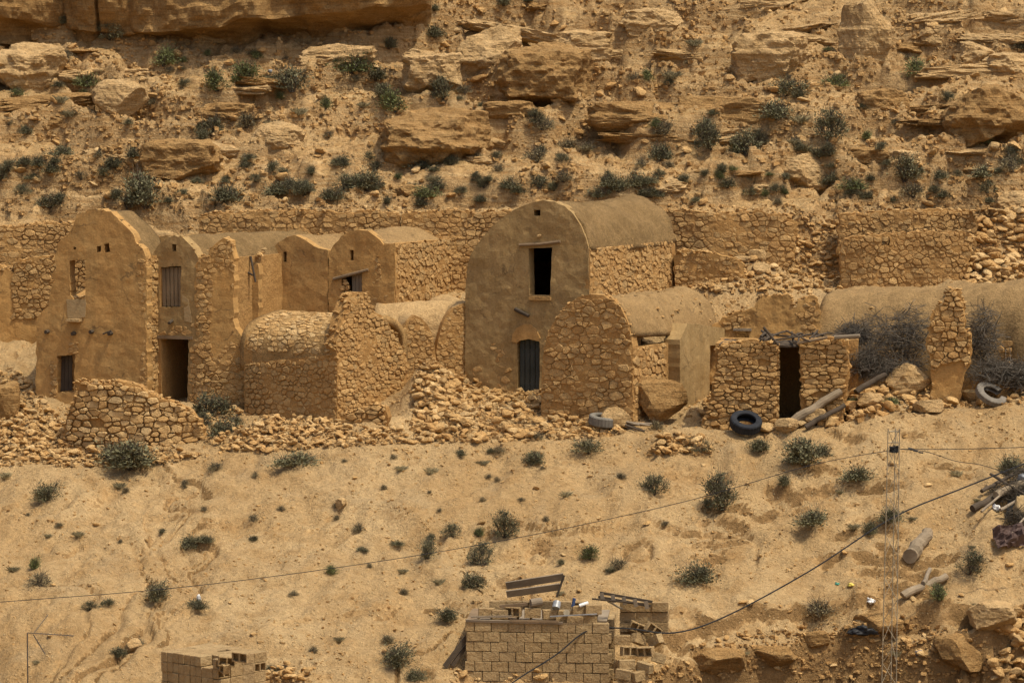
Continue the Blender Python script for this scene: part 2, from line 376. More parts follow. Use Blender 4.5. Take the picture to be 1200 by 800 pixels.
def slab(name, F, outline, holes, t, mat, parent, res=.16, amp=.018, edge=.012, seed=1, bend=None, d0=0.0):
    """thick hand-made wall with openings, uneven face and edges"""
    if mat == 'clay' and d0 == 0: d0 = -.008
    rng = random.Random(seed); loops = [dens(outline, res, edge, rng)] + [dens(h, res * .7, edge * .5, rng) for h in holes]
    V = []; E = []
    for L in loops:
        n = len(V); V += L; E += [(n + i, n + (i + 1) % len(L)) for i in range(len(L))]
    o = np.array(loops[0]); lo = o.min(0); hi = o.max(0)
    gx, gy = np.meshgrid(np.arange(lo[0] + res / 2, hi[0], res), np.arange(lo[1] + res / 2, hi[1], res))
    G_ = np.stack([gx.ravel(), gy.ravel()], 1); rs = np.random.RandomState(seed); G_ = G_ + (rs.rand(*G_.shape) - .5) * res * .5
    k = inpoly(G_, loops[0])
    for h in loops[1:]: k &= ~inpoly(G_, h)
    V += [tuple(q) for q in G_[k]]
    r = delaunay_2d_cdt([Vector(q) for q in V], E, [], 0, 1e-5)
    vv = np.array([tuple(q) for q in r[0]]); T = np.array([f for f in r[2] if len(f) == 3])
    c = vv[T].mean(1); k = inpoly(c, loops[0])
    for h in loops[1:]: k &= ~inpoly(c, h)
    T = T[k]
    a = vv[T[:, 1]] - vv[T[:, 0]]; b = vv[T[:, 2]] - vv[T[:, 0]]; fl = (a[:, 0] * b[:, 1] - a[:, 1] * b[:, 0]) < 0; T[fl] = T[fl][:, ::-1]
    nz = fbm2(vv[:, 0] * 1.1 + seed, vv[:, 1] * 1.1, 3, seed) * amp + fbm2(vv[:, 0] * 6, vv[:, 1] * 6 + seed, 2, seed + 7) * amp * .3
    if bend is not None: nz = nz + np.array([bend(*q) for q in vv])
    N = len(vv); W = [F.pt(q[0], q[1], d0 + z) for q, z in zip(vv, nz)] + [F.pt(q[0], q[1], d0 + z - t) for q, z in zip(vv, nz)]
    fs = [tuple(int(i) for i in f) for f in T] + [tuple(int(i) + N for i in f[::-1]) for f in T]
    cnt = {}
    for f in T:
        for i in range(3):
            e = (int(f[i]), int(f[(i + 1) % 3])); key = (min(e), max(e)); cnt.setdefault(key, []).append(e)
    for e in cnt.values():
        if len(e) == 1: fs.append((e[0][1], e[0][0], e[0][0] + N, e[0][1] + N))
    return mk(name, W, fs, mat, parent)
def vor_cells(seeds, rad, nn=18, wts=None):
    """Voronoi polygons of 2-D points, each clipped to a box of half-size rad"""
    S = np.asarray(seeds); out = []
    for i, p in enumerate(S):
        d = ((S - p) ** 2).sum(1); idx = np.argsort(d)[1:nn + 1]
        poly = [(p[0] - rad[0], p[1] - rad[1]), (p[0] + rad[0], p[1] - rad[1]), (p[0] + rad[0], p[1] + rad[1]), (p[0] - rad[0], p[1] + rad[1])]
        for j in idx:
            q = S[j]; tt = .5 if wts is None else min(max(.5 + (wts[i] - wts[j]) / (2 * d[j]), .12), .88)
            mx, my = p + (q - p) * tt; nx, ny = q - p; np_ = []
            for a in range(len(poly)):
                A = poly[a]; B = poly[(a + 1) % len(poly)]; da = (A[0] - mx) * nx + (A[1] - my) * ny; db = (B[0] - mx) * nx + (B[1] - my) * ny
                if da <= 0: np_.append(A)
                if (da < 0) != (db < 0) and da != db:
                    k = da / (da - db); np_.append((A[0] + (B[0] - A[0]) * k, A[1] + (B[1] - A[1]) * k))
            poly = np_
            if len(poly) < 3: break
        out.append(poly)
    return out
NST = [0]
def masonry(F, outline, holes, parent, sw=.30, sh=.22, out=.05, gap=.022, mat='stone', seed=1, mask=None, limit=300, name='stone', mapf=None, clip=True, coursed=.5, drop=.03):
    """fitted rubble stones standing proud of a wall core; the largest are objects, the rest one mass"""
    sw, sh = sw * .88, sh * .76; gap = gap * .8; coursed = min(1.0, coursed * .7 + .32)
    rng = random.Random(seed * 7 + 3); o = np.array(outline); lo = o.min(0) - sw; hi = o.max(0) + sh
    seeds = []; v = lo[1]
    while v < hi[1]:
        h = sh * rng.uniform(1 - .3 * coursed, 1 + .45 * coursed); u = lo[0] - rng.random() * sw
        while u < hi[0]:
            w = sw * rng.choice((.5, .7, .85, 1.0, 1.15, 1.5)) * rng.uniform(.85, 1.15); seeds.append((u + w / 2, v + h / 2 + (rng.random() - .5) * h * (1 - coursed * .7) * 1.1)); u += w
        v += h
    S = np.array(seeds); S = S + np.random.RandomState(seed).randn(*S.shape) * np.array([sw, sh]) * .08
    k = inpoly(S, outline)
    for h in holes: k &= ~inpoly(S, h)
    an = sw / sh * .85; Sc = S * np.array([1, an]); cells = vor_cells(Sc, (sw * 1.2, sh * an * 1.1), 18, np.random.RandomState(seed + 5).rand(len(S)) ** 2 * sw * sw * .75)
    stones = []
    for i in np.nonzero(k)[0]:
        if mask is not None and not mask(S[i][0], S[i][1]): continue
        poly = np.array(cells[i]) / np.array([1, an])
        if len(poly) < 3 or rng.random() < drop: continue
        jt = np.random.RandomState(seed * 1000 + int(i)).uniform(-1, 1, poly.shape) * np.array([sw, sh]) * .075; poly = poly + jt
        c = poly.mean(0)
        if clip:
            ok = inpoly(poly, outline)
            for h in holes: ok &= ~inpoly(poly, h)
            for j in np.nonzero(~ok)[0]:
                a, b = 0.0, 1.0
                for _ in range(5):
                    m = (a + b) / 2; q = c + (poly[j] - c) * m; g = inpoly([q], outline)[0] and not any(inpoly([q], h)[0] for h in holes)
                    if g: a = m
                    else: b = m
                poly[j] = c + (poly[j] - c) * max(a, .15)
        c = poly.mean(0); poly = c + (poly - c) * rng.choice((1, 1, 1, .96, .9, .84)); dd = np.linalg.norm(poly - c, axis=1, keepdims=True)
        g_ = gap * rng.uniform(.3, 1.1); poly = c + (poly - c) * np.clip(1 - g_ / np.maximum(dd, .02), .35, 1)
        # cut the corners once
        n = len(poly); q = []
        for j in range(n):
            A, B = poly[j], poly[(j + 1) % n]; e = rng.uniform(.08, .24)
            q += [A + (B - A) * e, A + (B - A) * (1 - rng.uniform(.08, .24))]
        poly = np.array(q)
        if len(poly) > 12: poly = poly[::2] if len(poly) > 16 else poly
        x, y = poly[:, 0], poly[:, 1]; area = abs((x * np.roll(y, -1) - y * np.roll(x, -1)).sum()) / 2
        if area < .0025: continue
        stones.append((area, c, poly))
    stones.sort(key=lambda s: -s[0]); big = Geo(); mp = mapf or F.pt
    for idx, (area, c, poly) in enumerate(stones):
        n = len(poly); p = out * rng.uniform(.05, .85); tx, ty = rng.uniform(-.13, .13), rng.uniform(-.22, .12)
        def D(q, d): return d + tx * (q[0] - c[0]) + ty * (q[1] - c[1])
        sc = rng.uniform(.74, .9); ring0 = [mp(q[0], q[1], -.06) for q in poly]; ring1 = [mp(q[0], q[1], D(q, p * .45)) for q in c + (poly - c) * 1.0]
        ring2 = [mp(q[0], q[1], D(q, p * rng.uniform(.85, 1.1))) for q in c + (poly - c) * sc]
        V = ring0 + ring1 + ring2 + [mp(c[0], c[1], D(c, p * 1.05))]
        f = [(r * n + j, r * n + (j + 1) % n, (r + 1) * n + (j + 1) % n, (r + 1) * n + j) for r in (0, 1) for j in range(n)]
        f += [(2 * n + j, 2 * n + (j + 1) % n, 3 * n) for j in range(n)]
        x, y = poly[:, 0], poly[:, 1]
        if (x * np.roll(y, -1) - y * np.roll(x, -1)).sum() < 0: f = [q[::-1] for q in f]
        if idx < limit: mk(name, V, f, mat, parent, loc=mp(c[0], c[1], 0)); NST[0] += 1
        else: big.add(V, f)
    if big.v:
        o = big.build('small_stonework', mat, parent); o['kind'] = 'stuff'
# ------------------------------------------------------------------ rocks
def rock_geo(seed, sub=2, cuts=9, size=(1, 1, 1), rough=.08, strata=0.0, boxy=.0):
    """an angular, weathered rock of half-size `size`"""
    rs = np.random.RandomState(seed); bm = bmesh.new(); bmesh.ops.create_icosphere(bm, subdivisions=sub, radius=1)
    v = np.array([tuple(q.co) for q in bm.verts]); f = [tuple(q.index for q in p.verts) for p in bm.faces]; bm.free()
    if boxy: 
        m = np.abs(v).max(1, keepdims=True); v = v * (1 - boxy) + v / m * boxy * .82
    for _ in range(cuts):
        d = rs.randn(3); d /= np.linalg.norm(d); h = rs.uniform(.52, .85) * (1 + .25 * boxy); s = v @ d - h; k = s > 0; v[k] -= np.outer(s[k], d)
    nz = fbm3(v * 2.1 + seed, 3, seed); v = v * (1 + rough * nz)[:, None]
    if sub > 3: v = v * (1 + rough * .5 * fbm3(v * 7 + seed, 3, seed + 3, .6))[:, None]
    if strata:
        z = v[:, 2] * size[2]; b = vnoise2(z * 5.0 + .4 * vnoise2(v[:, 0] * 2, v[:, 1] * 2, seed), z * 0 + seed, 9); v[:, :2] *= (1 + strata * b)[:, None]
    return v * np.array(size), f
ROCKS = {}
def rock_variants():
    for kind, mat in (('stone', 'stone'), ('stone_pale', 'stone_pale')):
        L = []
        for i in range(12):
            v, f = rock_geo(100 + i, 2, 11, (1, .78, .62), .10); L.append(mesh('rubble_stone', v, f, mat))
        ROCKS[kind] = L
rock_variants()
def place_rock(name, p, s, rng, kind='stone', parent=None, sink=.25, flat=1.0):
    o = bpy.data.objects.new(name, rng.choice(ROCKS[kind])); put(o, parent, (p[0], p[1], p[2] + s * .62 * flat * (1 - 2 * sink)))
    o.scale = (s * rng.uniform(.8, 1.2), s * rng.uniform(.8, 1.2), s * rng.uniform(.7, 1.15) * flat)
    o.rotation_euler = (rng.uniform(-.5, .5), rng.uniform(-.5, .5), rng.uniform(0, 6.28)); return o
def low_rock(rs):
    """a cheap 8-corner pebble, unit half-size"""
    v = np.array([(i, j, k) for k in (-1, 1) for j in (-1, 1) for i in (-1, 1)], float) * np.array([1, .8, .6]) * .75
    v += rs.uniform(-.3, .3, v.shape); return v, [(0,2,3,1), (4,5,7,6), (0,1,5,4), (2,6,7,3), (0,4,6,2), (1,3,7,5)]
LOWR = [low_rock(np.random.RandomState(i)) for i in range(24)]
def pebble_mass(name, pts, sizes, mat, seed, parent=None):
    rs = np.random.RandomState(seed); V = []; Fc = []; n = 0
    base = np.array(LOWR[0][1])
    for p, s in zip(pts, sizes):
        v = LOWR[rs.randint(24)][0]; a = rs.uniform(0, 6.28); c, d = math.cos(a), math.sin(a)
        q = v * s; V.append(np.stack([q[:, 0] * c - q[:, 1] * d, q[:, 0] * d + q[:, 1] * c, q[:, 2]], 1) + p); Fc.append(base + n); n += 8
    V = np.concatenate(V); Fc = np.concatenate(Fc)
    me = bpy.data.meshes.new(name); me.from_pydata(V.tolist(), [], Fc.tolist()); me.materials.append(M[mat])
    loc = WL[parent.name] if parent is not None else Vector((0, 0, 0))
    if parent is not None: me.transform(Matrix.Translation(-loc))
    o = put(bpy.data.objects.new(name, me), parent, loc); o['kind'] = 'stuff'; return o
# ------------------------------------------------------------------ survey of the houses (frames first: the ground is levelled inside them)
F1 = Frame(P(42, 470, 1.0), 20); F2 = Frame(P(176, 470, .55), 25); F3 = Frame(P(545, 460, 1.2), 25)
def foot(F, W, D, fz): FOOT.append(((F.O.x, F.O.y), (F.u.x, F.u.y), (F.w.x, F.w.y), W, D, fz))
foot(F1, 3.8, 6.5, F1.O.z); foot(F2, 1.9, 8.5, F2.O.z); foot(F3, 4.4, 7.0, F3.O.z)
F8 = Frame(P(635, 500, -3.0), 27); F10 = Frame(P(835, 505, -5.2), 8)
foot(F8, 3.2, 6.6, F8.O.z + .1); foot(F10, 4.2, 2.6, F10.O.z + .15)
for (px, row, Y, rx, ry, hh) in ((500, 470, -1.6, 1.1, 1.6, 1.0), (560, 470, -2.4, 1.6, 1.6, .45), (330, 500, -4.6, 1.3, .9, .45), (432, 490, -4.5, .9, .9, .35), (30, 470, -3.2, 1.6, 1.6, .45),
                                 (790, 512, -6.3, .8, .6, .35), (1050, 450, -3.5, 1.6, 1.2, .45), (850, 330, 5.5, 1.8, 1.5, .5), (1170, 300, 6.5, 1.2, 1.3, .9), (900, 300, 6.8, 1.6, 1.0, .8), (215, 480, -1.6, .8, .8, .3), (1175, 690, -13.0, 1.1, .8, .7), (1120, 735, -15.0, .7, .6, .4), (1165, 775, -16.4, 1.3, .9, 1.0)):
    q = P(px, row, Y); MOUNDS.append((q.x, q.y, rx, ry, hh))
# ------------------------------------------------------------------ ground sheet
gx = axis(-21.0, 21.0, .075, -420, 420); gy = axis(-20.5, 26.5, .08, -420, 420)
XX, YY = np.meshgrid(gx, gy); ZZ = height(XX, YY)
ix0 = int(np.argmin(abs(gx + 21.0))); iy0 = int(np.argmin(abs(gy + 20.5))); NXc = int(round(42 / .075)); NYc = int(round(47 / .08))
def hz(x, y):
    fx = np.clip((np.asarray(x) + 21.0) / .075, 0, NXc - 1.001); fy = np.clip((np.asarray(y) + 20.5) / .08, 0, NYc - 1.001)
    i = np.floor(fx).astype(int); j = np.floor(fy).astype(int); a = fx - i; b = fy - j; i = i + ix0; j = j + iy0
    return (ZZ[j, i] * (1 - a) + ZZ[j, i + 1] * a) * (1 - b) + (ZZ[j + 1, i] * (1 - a) + ZZ[j + 1, i + 1] * a) * b
def Garr(px, py, ymin=-20.0, ymax=26.0):
    """ground points seen through photo pixels"""
    px = np.asarray(px, float); py = np.asarray(py, float); a = R(PITCH); dx = (px - 600) / FPX; dy = -(py - 400) / FPX
    ry = math.cos(a) - dy * math.sin(a); rz = math.sin(a) + dy * math.cos(a); out = np.zeros((len(px), 3))
    ys = np.arange(ymin, ymax, .06)
    for s in range(0, len(px), 400):
        e = slice(s, s + 400); Yg = ys[None, :] + np.zeros((len(px[e]), 1)); t = (Yg + 110) / ry[e][:, None]
        X = dx[e][:, None] * t; Z = CAM[2] + rz[e][:, None] * t; hit = hz(X, Yg) >= Z; k = np.where(hit.any(1), hit.argmax(1), len(ys) - 1)
        r = np.arange(len(k)); x = X[r, k]; y = Yg[r, k]; out[e] = np.stack([x, y, hz(x, y)], 1)
    return out
def G(px, py, ymin=-20.0, ymax=26.0): return Vector(Garr([px], [py], ymin, ymax)[0])
nv, nu = XX.shape; idx = np.arange(nv * nu).reshape(nv, nu)
quads = np.stack([idx[:-1, :-1], idx[:-1, 1:], idx[1:, 1:], idx[1:, :-1]], -1).reshape(-1, 4)
me = bpy.data.meshes.new('ground'); me.vertices.add(nv * nu); me.vertices.foreach_set('co', np.stack([XX, YY, ZZ], -1).ravel())
me.loops.add(len(quads) * 4); me.polygons.add(len(quads)); me.loops.foreach_set('vertex_index', quads.ravel())
me.polygons.foreach_set('loop_start', np.arange(0, len(quads) * 4, 4)); me.polygons.foreach_set('loop_total', np.full(len(quads), 4)); me.update(calc_edges=True)
me.materials.append(M['ground']); me.polygons.foreach_set('use_smooth', np.ones(len(quads), bool))
ground = put(bpy.data.objects.new('ground', me), None, (0, 0, 0)); ground['kind'] = 'structure'
# ------------------------------------------------------------------ houses
def arch(F, pts, res=.14):
    q = np.array(F.uvs(pts)); out = []
    for a, b in zip(q[:-1], q[1:]):
        k = max(1, int(np.linalg.norm(b - a) / res)); out += [a + (b - a) * j / k for j in range(k)]
    return np.array(out + [q[-1]])
def vault(name, F, A, D, mat, parent, seed=1, drop=0.0, t=.2, amp=.05, res=.2, d0=-.10, lift=-.005, sag=0.0):
    """barrel roof: the arch A (u, v) carried back by D"""
    n = len(A); m = max(2, int(D / res)); T = np.gradient(A, axis=0); N = np.stack([-T[:, 1], T[:, 0]], 1); N /= np.linalg.norm(N, axis=1, keepdims=True)
    if N[n // 2, 1] < 0: N = -N
    V = []; f = []; V2 = []
    for i in range(m + 1):
        d = D * i / m; s = np.linspace(0, 4, n); nz = amp * (fbm2(A[:, 0] * 1.3 + seed, np.full(n, d * 1.3), 3, seed) + .4 * fbm2(A[:, 0] * 5 + seed, A[:, 1] * 3 + d * 5, 2, seed + 5))
        bend = sag * math.sin(math.pi * i / m)
        for (u, v), (nx, ny), z in zip(A, N, nz): V.append(F.pt(u + nx * (z + lift), v + ny * (z + lift) + drop * d - bend, d0 - d)); V2.append(F.pt(u + nx * (z + lift - t), v + ny * (z + lift - t) + drop * d - bend, d0 - d))
    K = len(V)
    for i in range(m):
        for j in range(n - 1):
            a, b, c, e = i*n + j, i*n + j + 1, (i+1)*n + j + 1, (i+1)*n + j; f += [(a, e, c, b), (a + K, b + K, c + K, e + K)]
    for i in range(m):
        for j in (0, n - 1):
            a, e = i*n + j, (i+1)*n + j; f.append((a, e, e + K, a + K) if j else (a, a + K, e + K, e))
    for j in range(n - 1):
        for i in (0, m):
            a, b = i*n + j, i*n + j + 1; f.append((a, b, b + K, a + K) if i == 0 else (a, a + K, b + K, b))
    return mk(name, V + V2, f, mat, parent, smooth=True)
def planks(name, F, q, d, k, mat, parent, t=.035, gap=.018, child='plank'):
    """boarded door or shutter in the quad q (photo corners tl, tr, br, bl); returns the door"""
    tl, tr, br, bl = [np.array(F.uv(*p)) for p in q]; G0 = Geo(); c = F.pt(*((tl + br) / 2), d - t * 1.3)
    du = F.u * ((tr[0] - tl[0]) / 2 * .94); G0.box(F.pt(*((tl * .8 + tr * .2 + .0) * .5 + (bl * .8 + br * .2) * .5), d - t * 1.3), F.u * .001, F.n * .01, Vector((0, 0, .01)))
    root = Geo()
    for z in (.2, .78):
        a = tl + (bl - tl) * z; b = tr + (br - tr) * z; root.box(F.pt(*((a + b) / 2), d - t * 1.2), F.u * ((b[0] - a[0]) / 2 * .97), F.n * .02, Vector((0, 0, .045)))
    o = root.build(name, mat, parent)
    for i in range(k):
        g = Geo(); a0, a1 = i / k + gap, (i + 1) / k - gap; w = random.Random(i * 7 + k).uniform(-.008, .008)
        v = [F.pt(*(tl + (tr - tl) * a0), d + w), F.pt(*(tl + (tr - tl) * a1), d + w), F.pt(*(bl + (br - bl) * a1), d + w), F.pt(*(bl + (br - bl) * a0), d + w)]
        v += [p - F.n * t for p in v]; g.add(v, [(3,2,1,0), (4,5,6,7), (0,1,5,4), (1,2,6,5), (2,3,7,6), (3,0,4,7)]); g.build(child, mat, o)
    return o
def beam(name, a, b, r, mat, parent, seg=7, bendz=0.0):
    a, b = Vector(a), Vector(b); g = Geo(); m = (a + b) / 2 + Vector((0, 0, bendz)); g.tube([a, (a + m) / 2 + Vector((0, 0, bendz * .25)), m, (b + m) / 2 + Vector((0, 0, bendz * .25)), b], r, seg, r * .85); return g.build(name, mat, parent)
def rubble_top(F, pts, parent, n, s, seed, depth=.4, kind='stone', name='loose_stone'):
    """loose stones lying along the top line of a wall"""
    rng = random.Random(seed); q = np.array(F.uvs(pts))
    for i in range(n):
        k = rng.random() * (len(q) - 1); j = int(k); p = q[j] + (q[j + 1] - q[j]) * (k - j); place_rock(name, F.pt(p[0], p[1], -rng.random() * depth), s * rng.uniform(.6, 1.3), rng, kind, parent, .15, .7)
def wallbox(F, W, D, v0, v1, t, mat, parent, back=True, right=True, left=True):
    """the other walls of a house, from local height v0 to v1"""
    if right: slab('side_wall', F.side(W), [(.02, v0), (D, v0), (D, v1), (.02, v1)], [], t, mat, parent, .3, .02, .0, 3)
    if left: Fl = F.left(D); slab('side_wall', Fl, [(0, v0), (D - .02, v0), (D - .02, v1), (0, v1)], [], t, mat, parent, .3, .02, .0, 4)

# house with the see-through window (left end of the row)
h = thing('ruined_house', F1.O, 'tall plastered house with broken gable, empty window and two round peepholes', 'house')
o1 = [(42,500),(42,375),(47,368),(55,358),(60,345),(62,330),(60,322),(66,317),(64,300),(67,287),(72,280),(80,275),(87,262),(90,253),(96,249),(108,246),(120,245),(130,249),(140,257),(150,267),(157,278),(163,288),(170,297),(171,310),(172,395),(172,500)]
win1 = [(81,305),(100,304),(100,347),(94,350),(86,351),(82,346)]; door1 = [(67,417),(88,415),(87,459),(66,460)]
slab('facade', F1, F1.uvs(o1), [F1.uvs(win1), F1.uvs(door1), F1.uvs([(113,289),(118,288),(118,295),(113,296)]), F1.uvs([(122,286),(128,285),(129,295),(122,296)]), F1.uvs([(86,289),(90,290),(89,293),(86,292)])], .42, 'plaster_warm', h, .12, .025, .035, 11); rubble_top(F1, [(72,280),(90,253),(118,246),(140,258),(160,285),(170,298)], h, 30, .06, 23, .35)
W1 = F1.uv(171, 400)[0]; S1 = F1.side(W1); zt = F1.uv(171, 300)[1]
slab('side_wall', S1, [(.03, -1), (6, -1), (6, zt - .1), (.03, zt)], [], .4, 'clay', h, .3, .02, 0, 12)
masonry(S1, [(.0, -.8), (2.2, -.8), (2.2, zt), (0, zt)], [], h, .34, .16, .05, .02, 'stone', 13, coursed=.9)
Fl1 = F1.left(6.0); slab('side_wall', Fl1, [(0, -1), (5.55, -1), (5.55, 2.4), (4.2, 3.1), (2, 3.6), (0, 3.9)], [], .4, 'clay', h, .3, .03, .02, 14)
Fb1 = Frame(F1.pt(0, 0, -5.6), F1.yaw); slab('back_wall', Fb1, [(0, -1), (3.6, -1), (3.6, 4.6), (2.4, 5.3), (1.2, 5.2), (.5, 4.3), (0, 4.0)], [], .4, 'plaster_warm', h, .3, .02, .02, 15)
vault('roof', F1, arch(F1, [(118,247),(128,249),(139,258),(149,268),(157,280),(164,291),(170,302)]), 1.7, 'crust_dark', h, 16)
slab('cement_patch', F1, F1.uvs([(78,351),(101,350),(100,372),(90,374),(79,372)]), [], .05, 'cement_patch', h, .15, .006, .02, 17, d0=.022)
g = Geo(); a = F1.uv(80, 377); b = F1.uv(97, 373); g.box(F1.pt((a[0] + b[0]) / 2, (a[1] + b[1]) / 2, .1), F1.u * .24, F1.n * .14, Vector((0, 0, .045))); g.build('ledge_stone', 'rock', h)
for px, py in ((57, 388), (88, 390), (109, 388), (131, 390)):
    u, v = F1.uv(px, py); beam('beam_end', F1.pt(u, v, -.15), F1.pt(u - .03, v - .02, .16), .075, 'wood_dark', h)
u, v = F1.uv(126, 389); beam('stick', F1.pt(u - .12, v - .06, .1), F1.pt(u + .2, v + .06, .12), .025, 'wood_dark', h)
u, v = F1.uv(161, 420); planks('door', F1, [(67,418),(80,417),(80,458),(66,459)], -.28, 3, 'wood_dark', h)
masonry(F1, F1.uvs([(58,425),(67,420),(67,470),(58,470)]), [], h, .22, .15, .03, .02, 'stone', 18); masonry(F1, F1.uvs([(80,402),(93,400),(93,416),(80,416)]), [], h, .28, .12, .05, .02, 'stone', 19)
masonry(F1, F1.uvs([(157,300),(171,305),(172,470),(160,470),(168,380)]), [], h, .26, .16, .03, .02, 'stone', 20)
rubble_top(F1, [(84,350), (98,349)], h, 7, .10, 21, .35, 'stone_pale'); rubble_top(F1, [(43,375), (60,345), (62,325)], h, 8, .09, 22, .3)

# narrow gabled house with the boarded window and the tall doorway
h = thing('gabled_house', F2.O, 'narrow plastered house with boarded window above a tall dark doorway', 'house')
o2 = [(176,500),(176,305),(180,296),(188,285),(196,278),(205,275),(214,278),(222,285),(229,295),(234,308),(237,340),(238,500)]
slab('facade', F2, F2.uvs(o2), [F2.uvs([(186,313),(212,312),(212,360),(187,360)]), F2.uvs([(202,286),(207,286),(207,294),(202,294)]), F2.uvs([(178.5,398),(221,396),(219,480),(178.5,480)])], .45, 'plaster_grey', h, .13, .03, .03, 31); rubble_top(F2, [(180,296),(196,278),(212,277),(229,295)], h, 12, .055, 37, .3)
W2 = F2.uv(237, 400)[0]; wallbox(F2, W2, 8.5, -1, F2.uv(237, 305)[1], .4, 'clay', h)
vault('roof', F2, arch(F2, [(178,306),(182,296),(190,286),(198,279),(205,276),(213,279),(221,286),(228,296),(234,309)]), 8.8, 'crust_dark', h, 32, -.012)
sh = planks('shutter', F2, [(187,314),(211,313),(211,359),(188,359)], -.13, 5, 'shutter', h)
g = Geo(); a = F2.uv(174, 395); b = F2.uv(226, 393); g.box(F2.pt((a[0] + b[0]) / 2, a[1] + .02, -.12), F2.u * ((b[0] - a[0]) / 2), F2.n * .16, Vector((0, 0, .05))); g.build('lintel', 'wood_brown', h)
for px, py in ((181, 372), (201, 375)):
    u, v = F2.uv(px, py); beam('beam_end', F2.pt(u, v, -.1), F2.pt(u + .08, v - .08, .3), .06, 'wood_dark', h)
masonry(F2, F2.uvs([(176,378),(232,378),(232,394),(176,394)]), [], h, .3, .17, .035, .02, 'stone', 33, mask=lambda u, v: random.Random(int(u * 37 + v * 91)).random() < .5)
masonry(F2, F2.uvs([(222,396),(238,396),(238,480),(220,480)]), [], h, .3, .17, .03, .02, 'stone', 34)
slab('cement_patch', F2, F2.uvs([(214,346),(221,352),(225,378),(216,376)]), [], .04, 'cement_patch', h, .15, .005, .03, 35, d0=.02)
slab('side_wall', Frame(F2.pt(.32, 0, -2.6), F2.yaw), [(0, -1), (1.5, -1), (1.5, 2.2), (0, 2.2)], [], .2, 'clay', h, .25, .02, 0, 36)

# ruined stub of wall beside it, and the plastered recess of a fallen vault
FR = Frame(P(228, 475, -.2), 14)
h = thing('ruined_wall', FR.O, 'tall broken stone wall stub with a leaning top beside the boarded window house', 'wall')
oR = FR.uvs([(229,500),(229,312),(233,301),(242,298),(252,288),(262,280),(269,283),(274,296),(275,330),(272,345),(275,385),(284,395),(291,410),(302,428),(304,500)])
slab('core', FR, oR, [], .5, 'plaster_ochre', h, .14, .03, .05, 41, d0=-.01)
pl = FR.uvs([(251,322),(270,312),(270,395),(252,420),(247,400)]); masonry(FR, oR, [pl], h, .27, .17, .05, .02, 'stone', 42, coursed=.4)
rubble_top(FR, [(233,301),(252,288),(264,280),(273,290)], h, 12, .10, 43)
FQ = Frame(P(262, 400, 3.0), 15)
h = thing('plastered_recess', P(285, 400, 3.0), 'smooth ochre recess wall of a fallen vault with three small holes', 'wall')
slab('back_wall', FQ, FQ.uvs([(258,440),(258,328),(275,322),(290,317),(300,308),(303,310),(303,440)]), [FQ.uvs([(270,335),(273,335),(273,338),(270,338)]), FQ.uvs([(279,336),(284,335),(284,338),(279,338)]), FQ.uvs([(292,334),(296,334),(296,337),(292,337)])], .4, 'plaster_ochre', h, .16, .02, .03, 44)
rubble_top(FQ, [(268,324),(282,318),(302,300),(306,292)], h, 22, .11, 45, .6, 'stone_pale')
for a, b in (((276,309), (300,322)), ((296,300), (303,330))): beam('roof_pole', FQ.pt(*FQ.uv(*a), .2), FQ.pt(*FQ.uv(*b), .3), .04, 'wood_dark', h)

# two joined vaulted rooms on the upper terrace
F4 = Frame(P(299, 385, 5.0), 22)
h = thing('vaulted_house', F4.O, 'smooth plastered vaulted room with one slit vent, joined to the stone-sided room', 'house')
slab('facade', F4, F4.uvs([(299,400),(299,350),(302,320),(308,306),(316,294),(326,284),(336,278),(345,276),(354,279),(364,286),(374,291),(384,293),(384,400)]), [F4.uvs([(332,295),(336,295),(336,307),(332,307)])], .4, 'plaster_warm', h, .14, .025, .015, 51)
vault('roof', F4, arch(F4, [(302,322),(308,307),(316,295),(326,285),(336,279),(345,277),(355,280),(365,287),(376,294),(384,305)]), 4.6, 'crust_vault', h, 52, .0); wallbox(F4, F4.uv(384, 330)[0], 4.6, -1, F4.uv(384, 310)[1], .35, 'clay', h)
rubble_top(F4, [(306,308),(322,287),(345,275),(360,283)], h, 8, .06, 53, .2)
h = thing('vaulted_house', F4.pt(F4.uv(385, 380)[0], 0), 'plastered vaulted room with stone side wall, slit vent and half-blocked doorway', 'house')
o5 = F4.uvs([(385,400),(385,300),(390,288),(400,277),(410,271),(420,269),(432,271),(442,278),(449,287),(463,285),(463,400)]); d5 = F4.uvs([(399,322),(424,318),(424,375),(405,375)])
slab('facade', F4, o5, [d5, F4.uvs([(410,293),(414,293),(414,305),(410,305)])], .4, 'plaster_ochre', h, .14, .03, .02, 54)
vault('roof', F4, arch(F4, [(386,302),(391,289),(400,278),(410,272),(420,270),(432,272),(442,279),(452,287),(463,288)]), 5.0, 'crust_vault', h, 55)
W5 = F4.uv(463, 350)[0]; S5 = F4.side(W5); a = F4.uv(463, 286)[1]; slab('side_wall', S5, [(.02, -1), (5, -1), (5, a), (.02, a)], [], .4, 'clay', h, .25, .03, .01, 56)
masonry(S5, [(.02, -.4), (5.1, -.4), (5.1, a + .03), (.02, a + .03)], [], h, .30, .21, .05, .022, 'stone', 57)
planks('door', F4, [(409,321),(422,319),(422,372),(411,372)], -.2, 3, 'wood_grey', h); u, v = F4.uv(391, 327); u2, v2 = F4.uv(432, 316); beam('lintel', F4.pt(u, v, .02), F4.pt(u2, v2, .02), .06, 'wood_brown', h)
masonry(F4, F4.uvs([(397,326),(409,324),(411,375),(400,375)]), [], h, .32, .17, .06, .02, 'stone', 58); masonry(F4, F4.uvs([(440,300),(446,298),(448,340),(460,345),(460,375),(437,375),(436,330)]), [], h, .24, .18, .03, .02, 'stone', 59)

